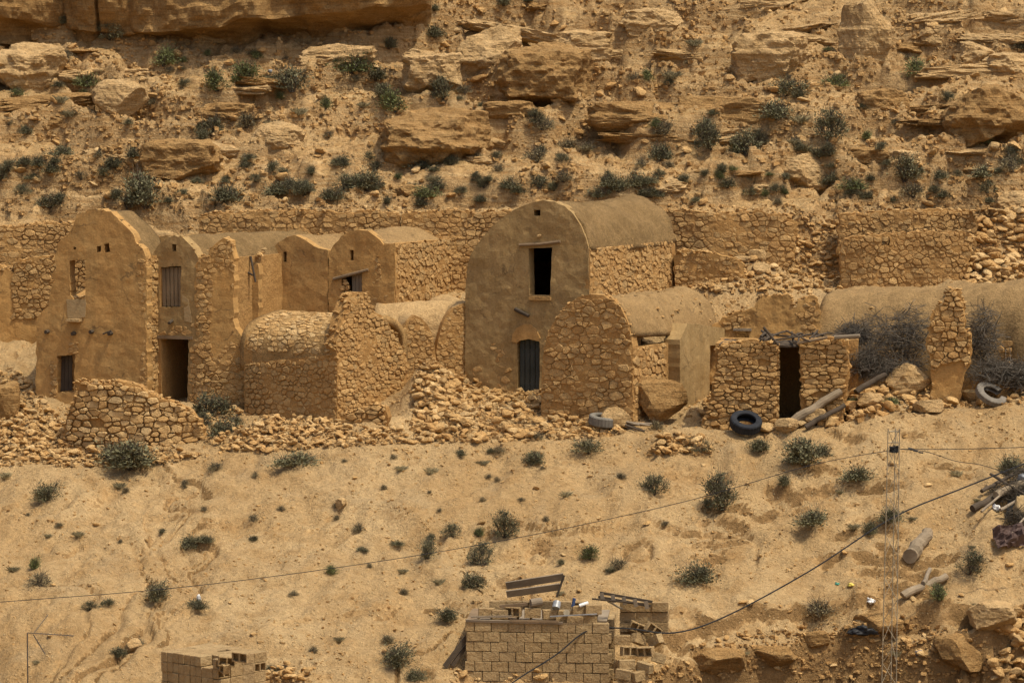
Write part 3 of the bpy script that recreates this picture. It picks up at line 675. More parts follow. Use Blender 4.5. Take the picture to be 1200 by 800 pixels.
# low stone house with ruined gable in front
F6 = Frame(P(285, 500, -1.0), 35); W6 = F6.uv(395, 480)[0]; G6 = F6.side(W6)
h = thing('stone_house', F6.pt(W6, 0), 'low rubble stone house with stone-clad vault and a peaked broken gable', 'house')
oL = F6.uvs([(286,520),(285,450),(287,426),(300,424),(320,422),(340,420),(370,417),(395,414),(395,520)]); slab('side_wall', F6, oL, [], .4, 'clay', h, .2, .03, .015, 61)
masonry(F6, oL, [], h, .25, .19, .045, .024, 'stone', 62, coursed=.35)
oG = G6.uvs([(395,520),(395,418),(394,400),(400,375),(408,353),(412,345),(420,342),(430,343),(434,356),(440,366),(448,369),(456,380),(463,392),(471,404),(480,430),(484,470),(486,520)]); slab('gable_wall', G6, oG, [], .42, 'clay', h, .2, .03, .02, 63)
masonry(G6, oG, [], h, .27, .165, .06, .02, 'stone', 64, coursed=.7); rubble_top(G6, [(410,345),(430,343),(440,366),(458,382),(472,404),(482,432)], h, 26, .10, 65, .4); rubble_top(G6, [(395,418),(394,400),(400,375),(408,353),(412,345)], h, 34, .11, 69, .42)
vs = F6.uv(340, 421)[1]; L6 = 4.1; top6 = P(390, 368, -1.2).z - F6.O.z; th = np.linspace(math.pi, 0, 26)
A6 = np.stack([L6 / 2 + (L6 / 2 - .05) * np.cos(th), vs - .05 + (top6 - vs + .03) * np.sin(th) ** .6], 1); A6 = np.concatenate([[(.06, vs - .45), (.05, vs - .2)], A6, [(L6 - .05, vs - .45)]]); vault('roof', G6, A6, W6 - .02, 'crust', h, 66, 0, .25, .03, .2, -.2, 0)
s6 = np.concatenate([[0], np.cumsum(np.linalg.norm(np.diff(A6, axis=0), axis=1))])
def map6(u, v, d):
    a = np.interp(v, s6, A6[:, 0]); z = np.interp(v, s6, A6[:, 1]); e = .05; ta = np.interp(v + e, s6, A6[:, 0]) - np.interp(v - e, s6, A6[:, 0]); tz = np.interp(v + e, s6, A6[:, 1]) - np.interp(v - e, s6, A6[:, 1]); l = math.hypot(ta, tz) + 1e-9
    return G6.pt(a - tz / l * d, z + ta / l * d, -(W6 - u))
masonry(F6, [(.12, .62), (W6 - .3, .62), (W6 - .3, 3.4), (.12, 3.4)], [], h, .27, .16, .035, .03, 'stone_pale', 67, mapf=map6, coursed=.4)
Bk = Frame(F6.pt(0, 0, -L6), F6.yaw + 90); slab('end_wall', Bk, [(0, -1)] + [(L6 - q[0], q[1] - .04) for q in A6] + [(L6, -1)], [], .35, 'clay', h, .25, .02, .01, 68)

# pair of small vaults behind the rubble
F7 = Frame(P(468, 445, .5), -15)
for k, (pts, mt, lab, D) in enumerate((([(468,470),(468,405),(470,390),(477,376),(486,369),(494,372),(502,382),(508,396),(511,415),(512,470)], .15, 'smaller low stone vault with dark rubble end wall behind the fallen stones', 2.4),
                              ([(511,470),(511,412),(515,390),(522,372),(532,360),(543,355),(552,355),(558,362),(560,470)], -.05, 'low stone vault with dark rubble end wall leaning on the tallest house', 2.2))):
    Fk = Frame(F7.pt(F7.uv(pts[0][0], 440)[0], 0, mt - .15), -15); h = thing('stone_vault', Fk.O, lab, 'house')
    oo = Fk.uvs(pts); slab('end_wall', Fk, oo, [], .35, 'clay', h, .16, .02, .015, 71 + k); masonry(Fk, oo, [], h, .23, .16, .04, .02, 'stone', 73 + k)
    vault('roof', Fk, arch(Fk, [(pts[0][0] - 8, 440)] + pts[1:-1]), D + .9, 'crust_pale', h, 75 + k, .05, .2, .03)

FX = Frame(P(438, 420, 1.5), 4); hx = thing('stone_vault', FX.O, 'low wide barrel roof with pale crust between the ruined gable and the tallest house', 'house')
SX = FX.side(FX.uv(548, 400)[0]); zx = P(490, 354, SX.pt(.95, 0).y).z - FX.O.z; ex = P(490, 402, FX.O.y).z - FX.O.z; th = np.linspace(math.pi, 0, 22)
AX = np.stack([.95 + .95 * np.cos(th), ex + (zx - ex) * np.sin(th) ** .85], 1); AX = np.concatenate([[(0, -.6)], AX, [(1.9, -.6)]]); vault('roof', SX, AX, FX.uv(548, 400)[0], 'crust_pale', hx, 78, 0, .25, .05, .16, 0, 0)
slab('end_wall', Frame(FX.pt(.06, 0, -1.9), FX.yaw + 90), [(1.9 - q[0], q[1] - .06) for q in AX[::-1]], [], .3, 'clay', hx, .25, .02, 0, 79)
# the tallest house: two storeys, rounded gable, blue-grey door
h = thing('vaulted_house', F3.O, 'tallest house with rounded smooth gable, dark upper window and blue-grey door', 'house')
o3 = [(545,500),(545,335),(547,314),(552,298),(560,285),(571,272),(583,260),(596,250),(610,242),(624,237),(637,235),(650,237),(662,242),(672,251),(680,263),(686,277),(690,293),(690,500)]
win3 = F3.uvs([(619,291),(647,290),(645,346),(621,346)]); dr3 = F3.uvs([(606,402),(609,398),(620,396),(632,398),(632,468),(606,468)])
slab('facade', F3, F3.uvs(o3), [win3, dr3, F3.uvs([(625,246),(633,246),(633,253),(625,253)])], .42, 'plaster_grey', h, .12, .03, .012, 81)
W3 = F3.uv(690, 400)[0]; S3 = F3.side(W3); a = F3.uv(690, 291)[1]
slab('side_wall', S3, [(.03, -1), (7.2, -1), (7.2, a - .02), (.03, a - .02)], [], .4, 'clay', h, .25, .03, .01, 82); masonry(S3, [(.03, .6), (7.25, .6), (7.25, a), (.03, a)], [], h, .33, .21, .05, .024, 'stone', 83)
Fl3 = F3.left(7.0); slab('side_wall', Fl3, [(0, -1), (6.6, -1), (6.6, a - .6), (0, a - .6)], [], .4, 'clay', h, .3, .02, .0, 84)
A3 = arch(F3, [(546,330),(548,314),(553,299),(561,286),(572,273),(584,261),(597,251),(611,243),(624,238),(637,236),(650,238),(662,243),(672,252),(680,264),(686,278),(691,293)]); vault('roof', F3, A3, 7.3, 'crust_dark', h, 85, .0, .25, .07, .16, sag=.10)
B3 = Frame(F3.pt(0, 0, -7.0), F3.yaw); slab('back_wall', B3, [(0, -1)] + [tuple(q - np.array([0, .08])) for q in A3] + [(W3, -1)], [], .3, 'clay', h, .3, .02, 0, 86)
dd = planks('door', F3, [(607,398),(631,398),(631,466),(607,466)], -.14, 4, 'door_blue', h)
slab('door_arch', F3, F3.uvs([(600,400),(601,392),(606,384),(614,380),(622,380),(629,386),(633,396),(632,400),(620,397),(609,399),(606,402)]), [], .08, 'plaster_warm', h, .1, .008, .004, 87, d0=.035)
u, v = F3.uv(609, 287); u2, v2 = F3.uv(657, 283); g = Geo(); g.tube([F3.pt(u, v, .02), F3.pt((u + u2) / 2, (v + v2) / 2 - .03, .03), F3.pt(u2, v2, .02)], .06, 6); g.build('window_lintel', 'wood_brown', h)
u, v = F3.uv(604, 362); u2, v2 = F3.uv(621, 370); beam('beam_end', F3.pt(u, v, .02), F3.pt(u2, v2, .10), .07, 'wood_dark', h)
g = Geo(); a_ = F3.uv(621, 348); b_ = F3.uv(646, 348); g.box(F3.pt((a_[0] + b_[0]) / 2, a_[1] - .04, .0), F3.u * ((b_[0] - a_[0]) / 2), F3.n * .1, Vector((0, 0, .05))); g.build('window_sill', 'plaster_warm', h)
rng = random.Random(5); place_rock('loose_stone', F3.pt(*F3.uv(632, 277), .04), .09, rng, 'stone_pale', h)
g = Geo(); a_ = F3.uv(620, 318)[0]; 
masonry(F3, F3.uvs([(548,400),(600,398),(600,470),(548,470)]), [], h, .3, .2, .012, .03, 'clay' if False else 'stone', 88, mask=lambda u, v: random.Random(int(u * 53 + v * 71)).random() < .35)

# stone house with rounded rubble gable
h = thing('stone_house', F8.O, 'rubble stone house with rounded stone gable and crusted vault beside the blue-grey door', 'house')
o8 = [(634,520),(634,470),(635,432),(637,408),(643,388),(652,371),(664,357),(678,348),(692,345),(706,346),(718,351),(728,361),(735,376),(739,394),(741,412),(741,520)]; oo = F8.uvs(o8)
slab('gable_wall', F8, oo, [], .42, 'clay', h, .16, .03, .015, 91); masonry(F8, oo, [], h, .34, .21, .055, .014, 'stone', 92, coursed=.5); rubble_top(F8, o8[3:-2], h, 46, .07, 89, .35)
W8 = F8.uv(741, 480)[0]; S8 = F8.side(W8); a = F8.uv(740, 408)[1]
slab('side_wall', S8, [(.03, -1), (6.6, -1), (6.6, a), (.03, a)], [], .4, 'clay', h, .2, .03, .01, 93); masonry(S8, [(.02, -.4), (2.6, -.4), (2.6, a + .03), (.02, a + .03)], [], h, .34, .23, .06, .022, 'stone', 94, coursed=.6)
Fl8 = F8.left(6.6); slab('side_wall', Fl8, [(0, -1), (6.15, -1), (6.15, a), (0, a)], [], .4, 'clay', h, .3, .02, 0, 95)
A8 = arch(F8, o8[3:-2]); rr_ = random.Random(8); [place_rock('loose_stone', F8.pt(*(A8[int(len(A8) * rr_.uniform(.45, .97))] + np.array([0, -.02])), -rr_.uniform(.4, 6.3)), rr_.uniform(.03, .09), rr_, 'stone', h, .3, .6) for _ in range(40)]; r8 = vault('roof', F8, A8, 6.8, 'crust_vault', h, 96, -.02, .25, .08, .16, sag=.08)
FP = Frame(S8.pt(0, 0, .42), S8.yaw); op = FP.uvs([(797,520),(797,398),(806,379),(820,380),(862,387),(862,520)])
slab('porch_wall', FP, op, [FP.uvs([(832,405),(850,403),(850,478),(831,478)])], .55, 'plaster_grey', h, .14, .025, .012, 97)
masonry(FP, FP.uvs([(812,470),(832,465),(832,500),(812,500)]), [], h, .24, .18, .04, .02, 'stone', 98)
B8 = Frame(FP.pt(1.2, 0, -.8), FP.yaw); slab('porch_back', B8, [(0, -1), (2.4, -1), (2.4, 2.3), (0, 2.3)], [], .2, 'clay', h, .3, .02, 0, 99)
# boulder leaning on its side wall
v, f = rock_geo(17, 4, 14, (.95, .5, .85), .06, .02); q = P(778, 468, S8.pt(.9, 0, .5).y); o = mk('boulder', v * 1.0 + np.array(q) + np.array([0, -.1, 0]), f, 'rock_brown'); tag(o, 'huge weathered boulder leaning against the stone house wall', 'boulder')
v, f = rock_geo(9, 4, 9, (.5, .3, .45), .06); q = P(722, 492, -4.7); o = mk('boulder', v + np.array(q), f, 'rock', smooth=True); tag(o, 'grey-tan pointed boulder at the corner of the rounded stone gable', 'boulder')

# plastered wall remains behind it
FW = Frame(P(828, 425, 1.0), 5); h = thing('ruined_wall', FW.O, 'cracked ochre plaster wall remains with stepped broken top', 'wall')
slab('core', FW, FW.uvs([(826,450),(828,395),(836,382),(848,372),(868,365),(880,362),(893,347),(910,345),(926,346),(930,362),(936,352),(955,347),(962,356),(958,450)]), [FW.uvs([(862,389),(877,388),(877,401),(862,402)])], .45, 'plaster_ochre', h, .10, .05, .05, 101); masonry(FW, FW.uvs([(846,376),(870,366),(884,372),(870,385),(850,390)]), [], h, .3, .2, .05, .02, 'stone', 104); masonry(FW, FW.uvs([(930,362),(955,349),(960,360),(957,400),(942,400)]), [], h, .3, .2, .05, .02, 'stone', 105)
rubble_top(FW, [(830,390),(848,372),(870,364),(893,347),(926,346),(930,360),(936,352),(955,347)], h, 54, .09, 102, .4); g = Geo(); q = FW.uv(870, 386); g.box(FW.pt(q[0], q[1], 0), FW.u * .3, FW.n * .1, Vector((0, 0, .04))); g.build('lintel', 'wood_grey', h)
bk = Frame(FW.pt(.9, 0, -.75), 5); slab('back_wall', bk, [(-.2, -.5), (1, -.5), (1, 1.35), (-.2, 1.35)], [], .1, 'clay', h, .3, .01, 0, 103)

# drystone hut
h = thing('drystone_hut', F10.O, 'small drystone hut with dark doorway and brushwood roof', 'hut')
oA = F10.uvs([(812,522),(824,490),(832,465),(837,442),(840,425),(841,412),(847,404),(862,401),(880,399),(897,401),(911,402),(912,522)]); oB = F10.uvs([(937,515),(938,440),(936,399),(950,397),(975,395),(993,400),(996,430),(992,455),(985,515)])
for k, oo in enumerate((oA, oB)): slab('front_wall', F10, oo, [], .5, 'clay', h, .12, .03, .05, 111 + k, d0=-.055); masonry(F10, oo, [], h, .36 if k else .31, .155, .07, .016, 'stone', 113 + k, coursed=.9, limit=300)
zt = F10.uv(900, 401)[1]; zb = zt - .08; rubble_top(F10, [(838,411),(862,401),(911,402)], h, 26, .10, 119, .5); rubble_top(F10, [(936,399),(993,400)], h, 16, .10, 120, .5)
slab('back_wall', Frame(F10.pt(0, 0, -2.6), F10.yaw), [(0, -1), (4.4, -1), (4.4, zb), (0, zb)], [], .4, 'clay', h, .3, .03, .02, 115)
for uu in (.05, F10.uv(985, 440)[0] - .3): Fs = Frame(F10.pt(uu, 0, -2.6), F10.yaw + 90); slab('side_wall', Fs, [(0, -1), (2.2, -1), (2.2, zb), (0, zb)], [], .35, 'clay', h, .3, .03, .02, 116)
Sd = Frame(F10.pt(F10.uv(912, 450)[0], 0), F10.yaw - 90); masonry(Sd, [(.02, -.2), (.5, -.2), (.5, zt), (.02, zt)], [], h, .3, .155, .04, .016, 'stone', 117, coursed=.9)
rng = random.Random(9); V0 = F10.pt(2.1, zt, -1.3)
slab('roof_mat', Frame(F10.pt(.2, zb - .10, -.12), F10.yaw), [(0, 0), (3.8, 0), (3.8, .07), (0, .07)], [], 2.6, 'wood_dark', h, .2, .03, .03, 118)
for i in range(16):
    u = rng.uniform(1.5, 4.1); beam('roof_pole', F10.pt(u + rng.uniform(-.7, .7), zt - .04 + rng.uniform(0, .2), -.1 + rng.uniform(-.5, .25)), F10.pt(u + rng.uniform(-.4, .4), zt + .08 + rng.uniform(0, .15), -2.4), rng.uniform(.025, .05), 'wood_dark', h, 6, rng.uniform(-.05, .08))
for a, b, r, m in (((895,383), (913,404), .045, 'wood_dark'), ((934,402), (970,395), .05, 'wood_brown'), ((978,395), (1008,393), .07, 'wood_grey'), ((921,387), (950,400), .03, 'wood_dark'), ((905,398), (938,394), .03, 'wood_dark')):
    beam('roof_pole', F10.pt(*F10.uv(*a), .1), F10.pt(*F10.uv(*b), .16), r, m, h)

# long plastered vault on the right
F9 = Frame(P(950, 435, .6), 27); W9 = 8.1; S9 = F9.side(W9); h = thing('barrel_vault', F9.O, 'long low barrel vault smoothly plastered, half hidden by piled thorn branches', 'house')
th = np.linspace(math.pi, 0, 34); zr = P(1190, 325, S9.pt(2, 0).y).z - F9.O.z; zl = P(985, 341, F9.pt(.3, 0, -2).y).z - F9.O.z
A9 = np.stack([2.05 + 2.05 * np.cos(th), .35 + (zr - .35) * np.sin(th) ** .9], 1); A9 = np.concatenate([[(0, -1.2)], A9, [(4.1, -1.2)]])
vault('roof', S9, A9, W9, 'crust_vault', h, 121, (zl - zr) / W9, .3, .09, .16, 0, 0)
oo = [tuple(q - np.array([0, .05])) for q in A9]; slab('end_wall', Frame(S9.pt(0, 0, -.06), S9.yaw), oo, [], .4, 'clay', h, .2, .03, .02, 122); masonry(Frame(S9.pt(0, 0, -.06), S9.yaw), oo, [], h, .3, .2, .06, .02, 'stone', 123)
Fe = Frame(F9.pt(.1, 0, -4.1), F9.yaw + 90); slab('end_wall', Fe, [(4.1 - q[0], q[1] - .06 + zl - zr) for q in A9[::-1]], [], .3, 'clay', h, .3, .02, 0, 124)
masonry(F9, F9.uvs([(1168,400),(1186,398),(1186,440),(1170,440)]), [], h, .3, .2, .07, .02, 'stone', 125); place_rock('loose_stone', F9.pt(*F9.uv(1020, 362), -.1), .12, rng, 'stone', h)
# free-standing pillar of masonry
FK = Frame(P(1088, 460, -4.3), 8); h = thing('ruined_pillar', FK.O, 'free-standing broken masonry pillar among the thorn branches', 'pillar')
oK = FK.uvs([(1090,480),(1092,440),(1089,420),(1086,405),(1088,385),(1092,370),(1097,362),(1104,358),(1107,346),(1114,338),(1124,342),(1130,356),(1131,385),(1138,393),(1138,425),(1130,440),(1126,458),(1124,480)])
slab('core', FK, oK, [], .5, 'plaster_ochre', h, .12, .03, .05, 131, d0=-.05); masonry(FK, oK, [FK.uvs([(1090,490),(1098,432),(1126,424),(1134,434),(1126,490)])], h, .30, .19, .10, .012, 'stone', 132, coursed=.7, drop=0); rubble_top(FK, [(1088,405),(1088,385),(1097,362),(1107,346),(1114,338),(1124,342),(1130,356),(1131,385),(1138,393)], h, 26, .10, 134, .5); masonry(Frame(FK.pt(FK.uv(1138, 410)[0] - .03, 0), FK.yaw - 90), [(0, .9), (.5, .9), (.5, 1.9), (0, 1.9)], [], h, .3, .2, .06, .016, 'stone', 133)

# retaining and terrace walls behind the houses
def stone_wall(name, label, px, row, Y, yaw, outline, seed, sw=.3, sh=.2, t=.7, core='clay', mat='stone', holes=(), out=.05, bend=None, patch=(), top=0, coursed=.5, dry=False):
    F = Frame(P(px, row, Y), yaw); h = thing(name, F.O, label, 'wall'); oo = F.uvs(outline); hs = [F.uvs(q) for q in holes]
    slab('core', F, oo, hs, t, core, h, .14, .03, .055, seed, bend, -.055 if dry else -.006); mp = (lambda u, v, d: F.pt(u, v, d + bend(u, v))) if bend else None
    masonry(F, oo, hs + [F.uvs(q) for q in patch], h, sw, sh, out, .02, mat, seed + 1, mapf=mp, coursed=coursed)
    if top: rubble_top(F, outline[1:-1], h, int(top * 5), .095, seed + 2, t * .8)
    return F, h
wob = lambda s: (lambda u, v: .12 * math.sin(u * .9 + s) + .07 * math.sin(u * 2.3 + s * 2))
stone_wall('retaining_wall', 'long rubble retaining wall above the two joined vaulted rooms', 240, 350, 7.5, 0, [(232,365),(234,254),(250,250),(300,248),(350,246),(400,249),(440,247),(468,252),(470,365)], 141, .30, .19, bend=wob(1), top=14)
stone_wall('retaining_wall', 'rubble retaining wall left of the tallest house, up to its curved gable', 470, 350, 7.4, 0, [(468,365),(472,250),(500,249),(530,246),(560,249),(600,247),(600,365)], 144, .30, .19, bend=wob(2.5), top=10)
stone_wall('retaining_wall', 'rubble retaining wall emerging right of the tallest vaulted roof', 740, 350, 7.5, 0, [(700,365),(705,247),(760,244),(800,246),(840,252),(880,246),(920,252),(935,262),(930,300),(900,365)], 147, .32, .20, bend=wob(4), top=14)
stone_wall('terrace_wall', 'old stone terrace wall with large capping slabs right of the tallest house', 795, 350, 5.4, 4, [(790,370),(790,300),(800,294),(830,297),(858,300),(872,312),(876,345),(868,370)], 150, .26, .17, core='plaster_ochre', bend=wob(5), top=12)
stone_wall('terrace_wall', 'rubble terrace wall with one small square opening', 985, 345, 6.0, 3, [(984,362),(985,290),(990,280),(1020,275),(1060,272),(1100,271),(1135,272),(1142,280),(1138,300),(1128,330),(1120,362)], 153, .25, .19, holes=[[(1033,278),(1042,278),(1042,287),(1033,287)]], bend=wob(6), top=6, coursed=.3)
stone_wall('terrace_wall', 'upper rubble wall running above the square opening', 985, 280, 7.6, 2, [(980,300),(984,252),(1010,250),(1050,247),(1100,246),(1140,248),(1146,262),(1143,300)], 156, .27, .19, bend=wob(7), top=8, coursed=.3)
stone_wall('terrace_wall', 'upper stone wall with flat slabs behind the broken gable', 20, 300, 7.0, -4, [(-30,330),(-30,272),(0,266),(22,266),(50,261),(80,262),(100,258),(100,330)], 159, .34, .19, bend=wob(8), top=14)
stone_wall('terrace_wall', 'darker rubble wall over a plaster base behind the broken gable', 20, 430, 4.6, 4, [(-30,470),(-30,310),(0,312),(14,318),(18,306),(40,303),(75,300),(110,300),(110,470)], 162, .24, .17, core='plaster_ochre', patch=[[(-40,480),(-40,376),(110,372),(110,480)], [(-40,330),(12,316),(14,372),(-40,380)]], holes=[[(26,430),(32,430),(32,436),(26,436)]], bend=wob(9), top=16)
FV = P(162, 500, -4.6)
stone_wall('low_wall', 'curved low drystone wall in front of the tall broken house', 162, 520, -4.4, 3, [(70,550),(72,500),(80,478),(88,468),(86,450),(92,447),(108,447),(120,449),(135,447),(150,449),(165,453),(178,462),(195,469),(215,477),(230,490),(236,505),(240,550)], 165, .33, .20, t=.6, mat='stone_pale', out=.10, bend=lambda u, v: -.09 * (u + .3) ** 2 + .1, top=16, coursed=.7, dry=True)
stone_wall('low_wall', 'broken bit of low wall half buried below the ruined gable', 400, 500, -4.6, 10, [(398,520),(399,488),(410,484),(425,478),(440,474),(452,478),(456,520)], 168, .3, .17, t=.5, out=.09, top=6, dry=True)
LM_H = [(300,48,'the undercut cliff'),(138,120,'the pinkish boulder'),(30,85,'the tilted pale slab'),(505,165,'the flat-topped rock block'),(210,195,'the rounded brown block'),(322,165,'the perched flat boulder'),(645,95,'the cave-mouth rock'),(1015,40,'the split pale rock'),(745,137,'the long shaded ledge block'),(850,130,'the second ledge block'),(948,202,'the squarish pale boulder'),(1160,135,'the hollowed brown rock mass'),
        (680,248,"the tallest house's roof"),(110,250,'the broken gable'),(390,262,'the two joined rooms'),(1060,262,'the wall with square opening'),(1185,78,'the ledge boulder'),(1036,126,'the orange slab'),(500,85,'the stepped pale rock'),(575,60,'the upright orange buttress'),(800,250,'the collapsed bank'),(240,250,"the boarded window house's roof"),(900,70,'the bedded pale face')]
LM_S = [(250,775,'the block stack'),(630,735,'the block shed'),(40,760,'the television aerial'),(1045,640,'the lattice mast'),(160,510,'the curved low wall'),(874,495,'the black tyre'),(1180,600,'the scrap pile'),(600,505,'the largest rubble heap'),(340,515,'the low stone house'),(900,745,'the washed-out bank'),(780,500,'the leaning boulder'),(800,525,'the little stone mound'),(398,590,'the single pale stone'),(30,530,'the stone spill'),(1085,690,'the long pale log'),(1000,480,'the thorn branches')]
def near(px, py, L):
    x, y, n = min(L, key=lambda l: (l[0] - px) ** 2 + 1.6 * (l[1] - py) ** 2); dx, dy = px - x, py - y
    if abs(dy) > abs(dx) * .7: return ('uphill from ' if dy < 0 else 'downhill from ') + n
    return ('beside ' if abs(dx) < 70 else 'some way along from ') + n
def topx(p):
    a = R(PITCH); d = np.array(p) - CAM; f = d[1] * math.cos(a) + d[2] * math.sin(a); u = -d[1] * math.sin(a) + d[2] * math.cos(a); return 600 + FPX * d[0] / f, 400 - FPX * u / f
# ------------------------------------------------------------------ crags and boulders of the hillside
def crag(name, box, label, cat, seed, mat='rock', depth=1.0, boxy=.5, strata=.05, rough=.09, cuts=7, sub=5, base=None, tilt=0.0, back=.88):
    px0, px1, r0, r1 = box; c = (px0 + px1) / 2; q = G(c, base if base is not None else r1 - 2, 6.0 if r1 < 245 else -20); k = mpp(q.y)
    hx = (px1 - px0) / 2 * k / .88; hzz = (r1 - r0) / 2 * k / .85; hy = max(.35, depth * min(hx, hzz * 1.6)); v, f = rock_geo(seed, sub, cuts, (hx, hy, hzz), rough, strata, boxy)
    z0 = zrow((r0 + r1) / 2 + (r1 - r0) * .04, q.y); ca, sa = math.cos(tilt), math.sin(tilt); v = np.stack([v[:, 0] * ca - v[:, 2] * sa, v[:, 1], v[:, 0] * sa + v[:, 2] * ca], 1)
    return tag(mk(name, v + np.array([q.x, q.y + hy * back, z0]), f, mat, smooth=False), label, cat, kind='thing')
CR = [((438,574,124,202), 'flat-topped brown rock block with a small dark hollow, above the two joined rooms', 'rock_brown', 1.2, .85, 3),
      ((160,258,164,220), 'rounded brown rock block low on the hillside behind the broken gable', 'rock_brown', 1.0, .6, 5),
      ((288,356,144,184), 'pale flat boulder perched over its own shadow on the hillside', 'rock', .9, .5, 6),
      ((588,700,52,132), 'big angular rock with a dark square cave mouth', 'rock_brown', 1.0, .45, 8),
      ((-20,74,50,116), 'pale tilted bedrock slab with an orange broken edge', 'rock', 1.1, .6, 11),
      ((916,980,180,224), 'pale squarish boulder on the scree above the terrace walls', 'rock', .9, .6, 12),
      ((1126,1170,48,78), 'pale rounded boulder lying on a larger ledge boulder', 'rock', .9, .5, 13),
      ((1158,1215,62,94), 'large ledge boulder below a pale rounded one', 'rock', 1.0, .55, 14),
      ((986,1046,0,78), 'tall pale rock split by a dark crack', 'rock', .8, .7, 15),
      ((1006,1066,104,148), 'orange broken slab leaning out of the hillside', 'rock_brown', .9, .5, 16),
      ((1112,1215,98,172), 'brown weathered rock mass with a hollow on its far side', 'rock_brown', 1.0, .6, 18),
      ((690,800,118,156), 'long brown ledge block with a straight shaded face', 'rock_brown', .8, .85, 19),
      ((796,912,112,146), 'second long ledge block next to the dark pair of shrubs', 'rock_brown', .7, .85, 20),
      ((470,540,58,112), 'stepped pale rock right of the overhanging cliff', 'rock', .9, .7, 21),
      ((536,612,28,92), 'upright orange-tan rock buttress on the hillside', 'rock', .9, .6, 22),
      ((730,800,10,44), 'pale rock lip over a shaded hollow', 'rock', .9, .6, 23),
      ((860,950,36,96), 'broad pale rock face with bedding lines', 'rock', .7, .75, 24),
      ((1170,1215,224,250), 'pale block of stone perched above the right end of the terrace walls', 'rock', .9, .5, 25),
      ((150,196,218,242), 'pale half-buried rock just above the roofs of the broken houses', 'rock', 1.0, .5, 26),
      ((104,142,222,240), 'small orange rock just above the broken gable', 'rock_brown', 1.0, .5, 27),
      ((640,720,36,72), 'pale bedded rock shoulder high on the hillside', 'rock', .9, .7, 28),
      ((1066,1130,14,60), 'pale bedrock knob near the split rock', 'rock', .9, .6, 29),
      ((350,440,52,84), 'low pale rock shelf under the overhanging cliff', 'rock', .8, .8, 30),
      ((1020,1080,176,204), 'flat tan rock among dark shrubs', 'rock', .9, .6, 31),
      ((568,640,118,146), 'low brown ledge beside the cave rock', 'rock_brown', .8, .8, 32),
      ((225,300,120,150), 'half-sunk brown rock shelf below the overhang', 'rock_brown', .9, .75, 33),
      ((30,110,130,160), 'low brown rock shelf on the left hillside', 'rock_brown', .9, .75, 34)]
for b, lab, mt, dp, bx_, sd_ in CR: crag('rock_outcrop' if b[1] - b[0] > 72 else 'boulder', b, lab, 'rock' if b[1] - b[0] > 72 else 'boulder', sd_, mt, dp, bx_, .05, .10, 9)
crag('boulder', (106, 170, 94, 142), 'big rounded pinkish boulder sitting on the left hillside', 'boulder', 36, 'rock', .9, .25, 0, .06, 9)
# long beds of rock cropping out along the hillside
rs = np.random.RandomState(91); rl = random.Random(91)
for i in range(50):
    px, row = rs.uniform(-10, 1210), rs.uniform(8, 232) if i % 4 else rs.uniform(8, 110); q = G(px, row, 8.2); k = mpp(q.y); hx, hzz = rs.uniform(.8, 2.9), rs.uniform(.16, .42)
    if row > 190: hx *= .6; hzz *= .7
    v, f = rock_geo(800 + i, 4 if hx < 1.6 else 5, 12, (hx, rs.uniform(.45, .8), hzz), .15, .045, .6); t = rs.uniform(-.16, .16) + (.06 if px > 600 else -.04); ca, sa = math.cos(t), math.sin(t)
    v = np.stack([v[:, 0] * ca - v[:, 2] * sa, v[:, 1], v[:, 0] * sa + v[:, 2] * ca], 1); rz = rs.uniform(-.3, .3); v = np.stack([v[:, 0] * math.cos(rz) - v[:, 1] * math.sin(rz), v[:, 0] * math.sin(rz) + v[:, 1] * math.cos(rz), v[:, 2]], 1)
    tag(mk('rock_ledge', v + np.array([q.x, q.y + .52, q.z + .10]), f, 'rock' if rs.rand() < (.75 if row < 100 else .45) else 'rock_brown'), ('long ' if hx > 1.7 else 'short ') + ('thick' if hzz > .29 else 'thin') + ' rock ledge ' + near(px, row, LM_H), 'rock ledge', 'rock ledges cropping out of the hillside', 'thing')
# cave mouth: a hollow block of shade built into the cave rock is cut by stacking slabs round an opening
q = G(630, 126, 6); k = mpp(q.y)
for nm, (a, b, c, d) in (('cave_lintel', (604, 664, 76, 90)), ('cave_jamb', (596, 612, 86, 126)), ('cave_jamb', (652, 672, 86, 128))):
    v, f = rock_geo(40 + a, 4, 6, ((b - a) / 2 * k / .85, .7, (d - c) / 2 * k / .8), .08, .03, .7); o = mk('boulder', v + np.array([(a + b - 1200) / 2 * k, q.y - .55, zrow((c + d) / 2, q.y - .5)]), f, 'rock_brown')
    tag(o, {'cave_lintel': 'brown capping block over the dark cave mouth', 'cave_jamb': 'upright brown block flanking the dark cave mouth'}[nm], 'boulder', 'blocks flanking the cave mouth' if nm == 'cave_jamb' else None, 'thing')
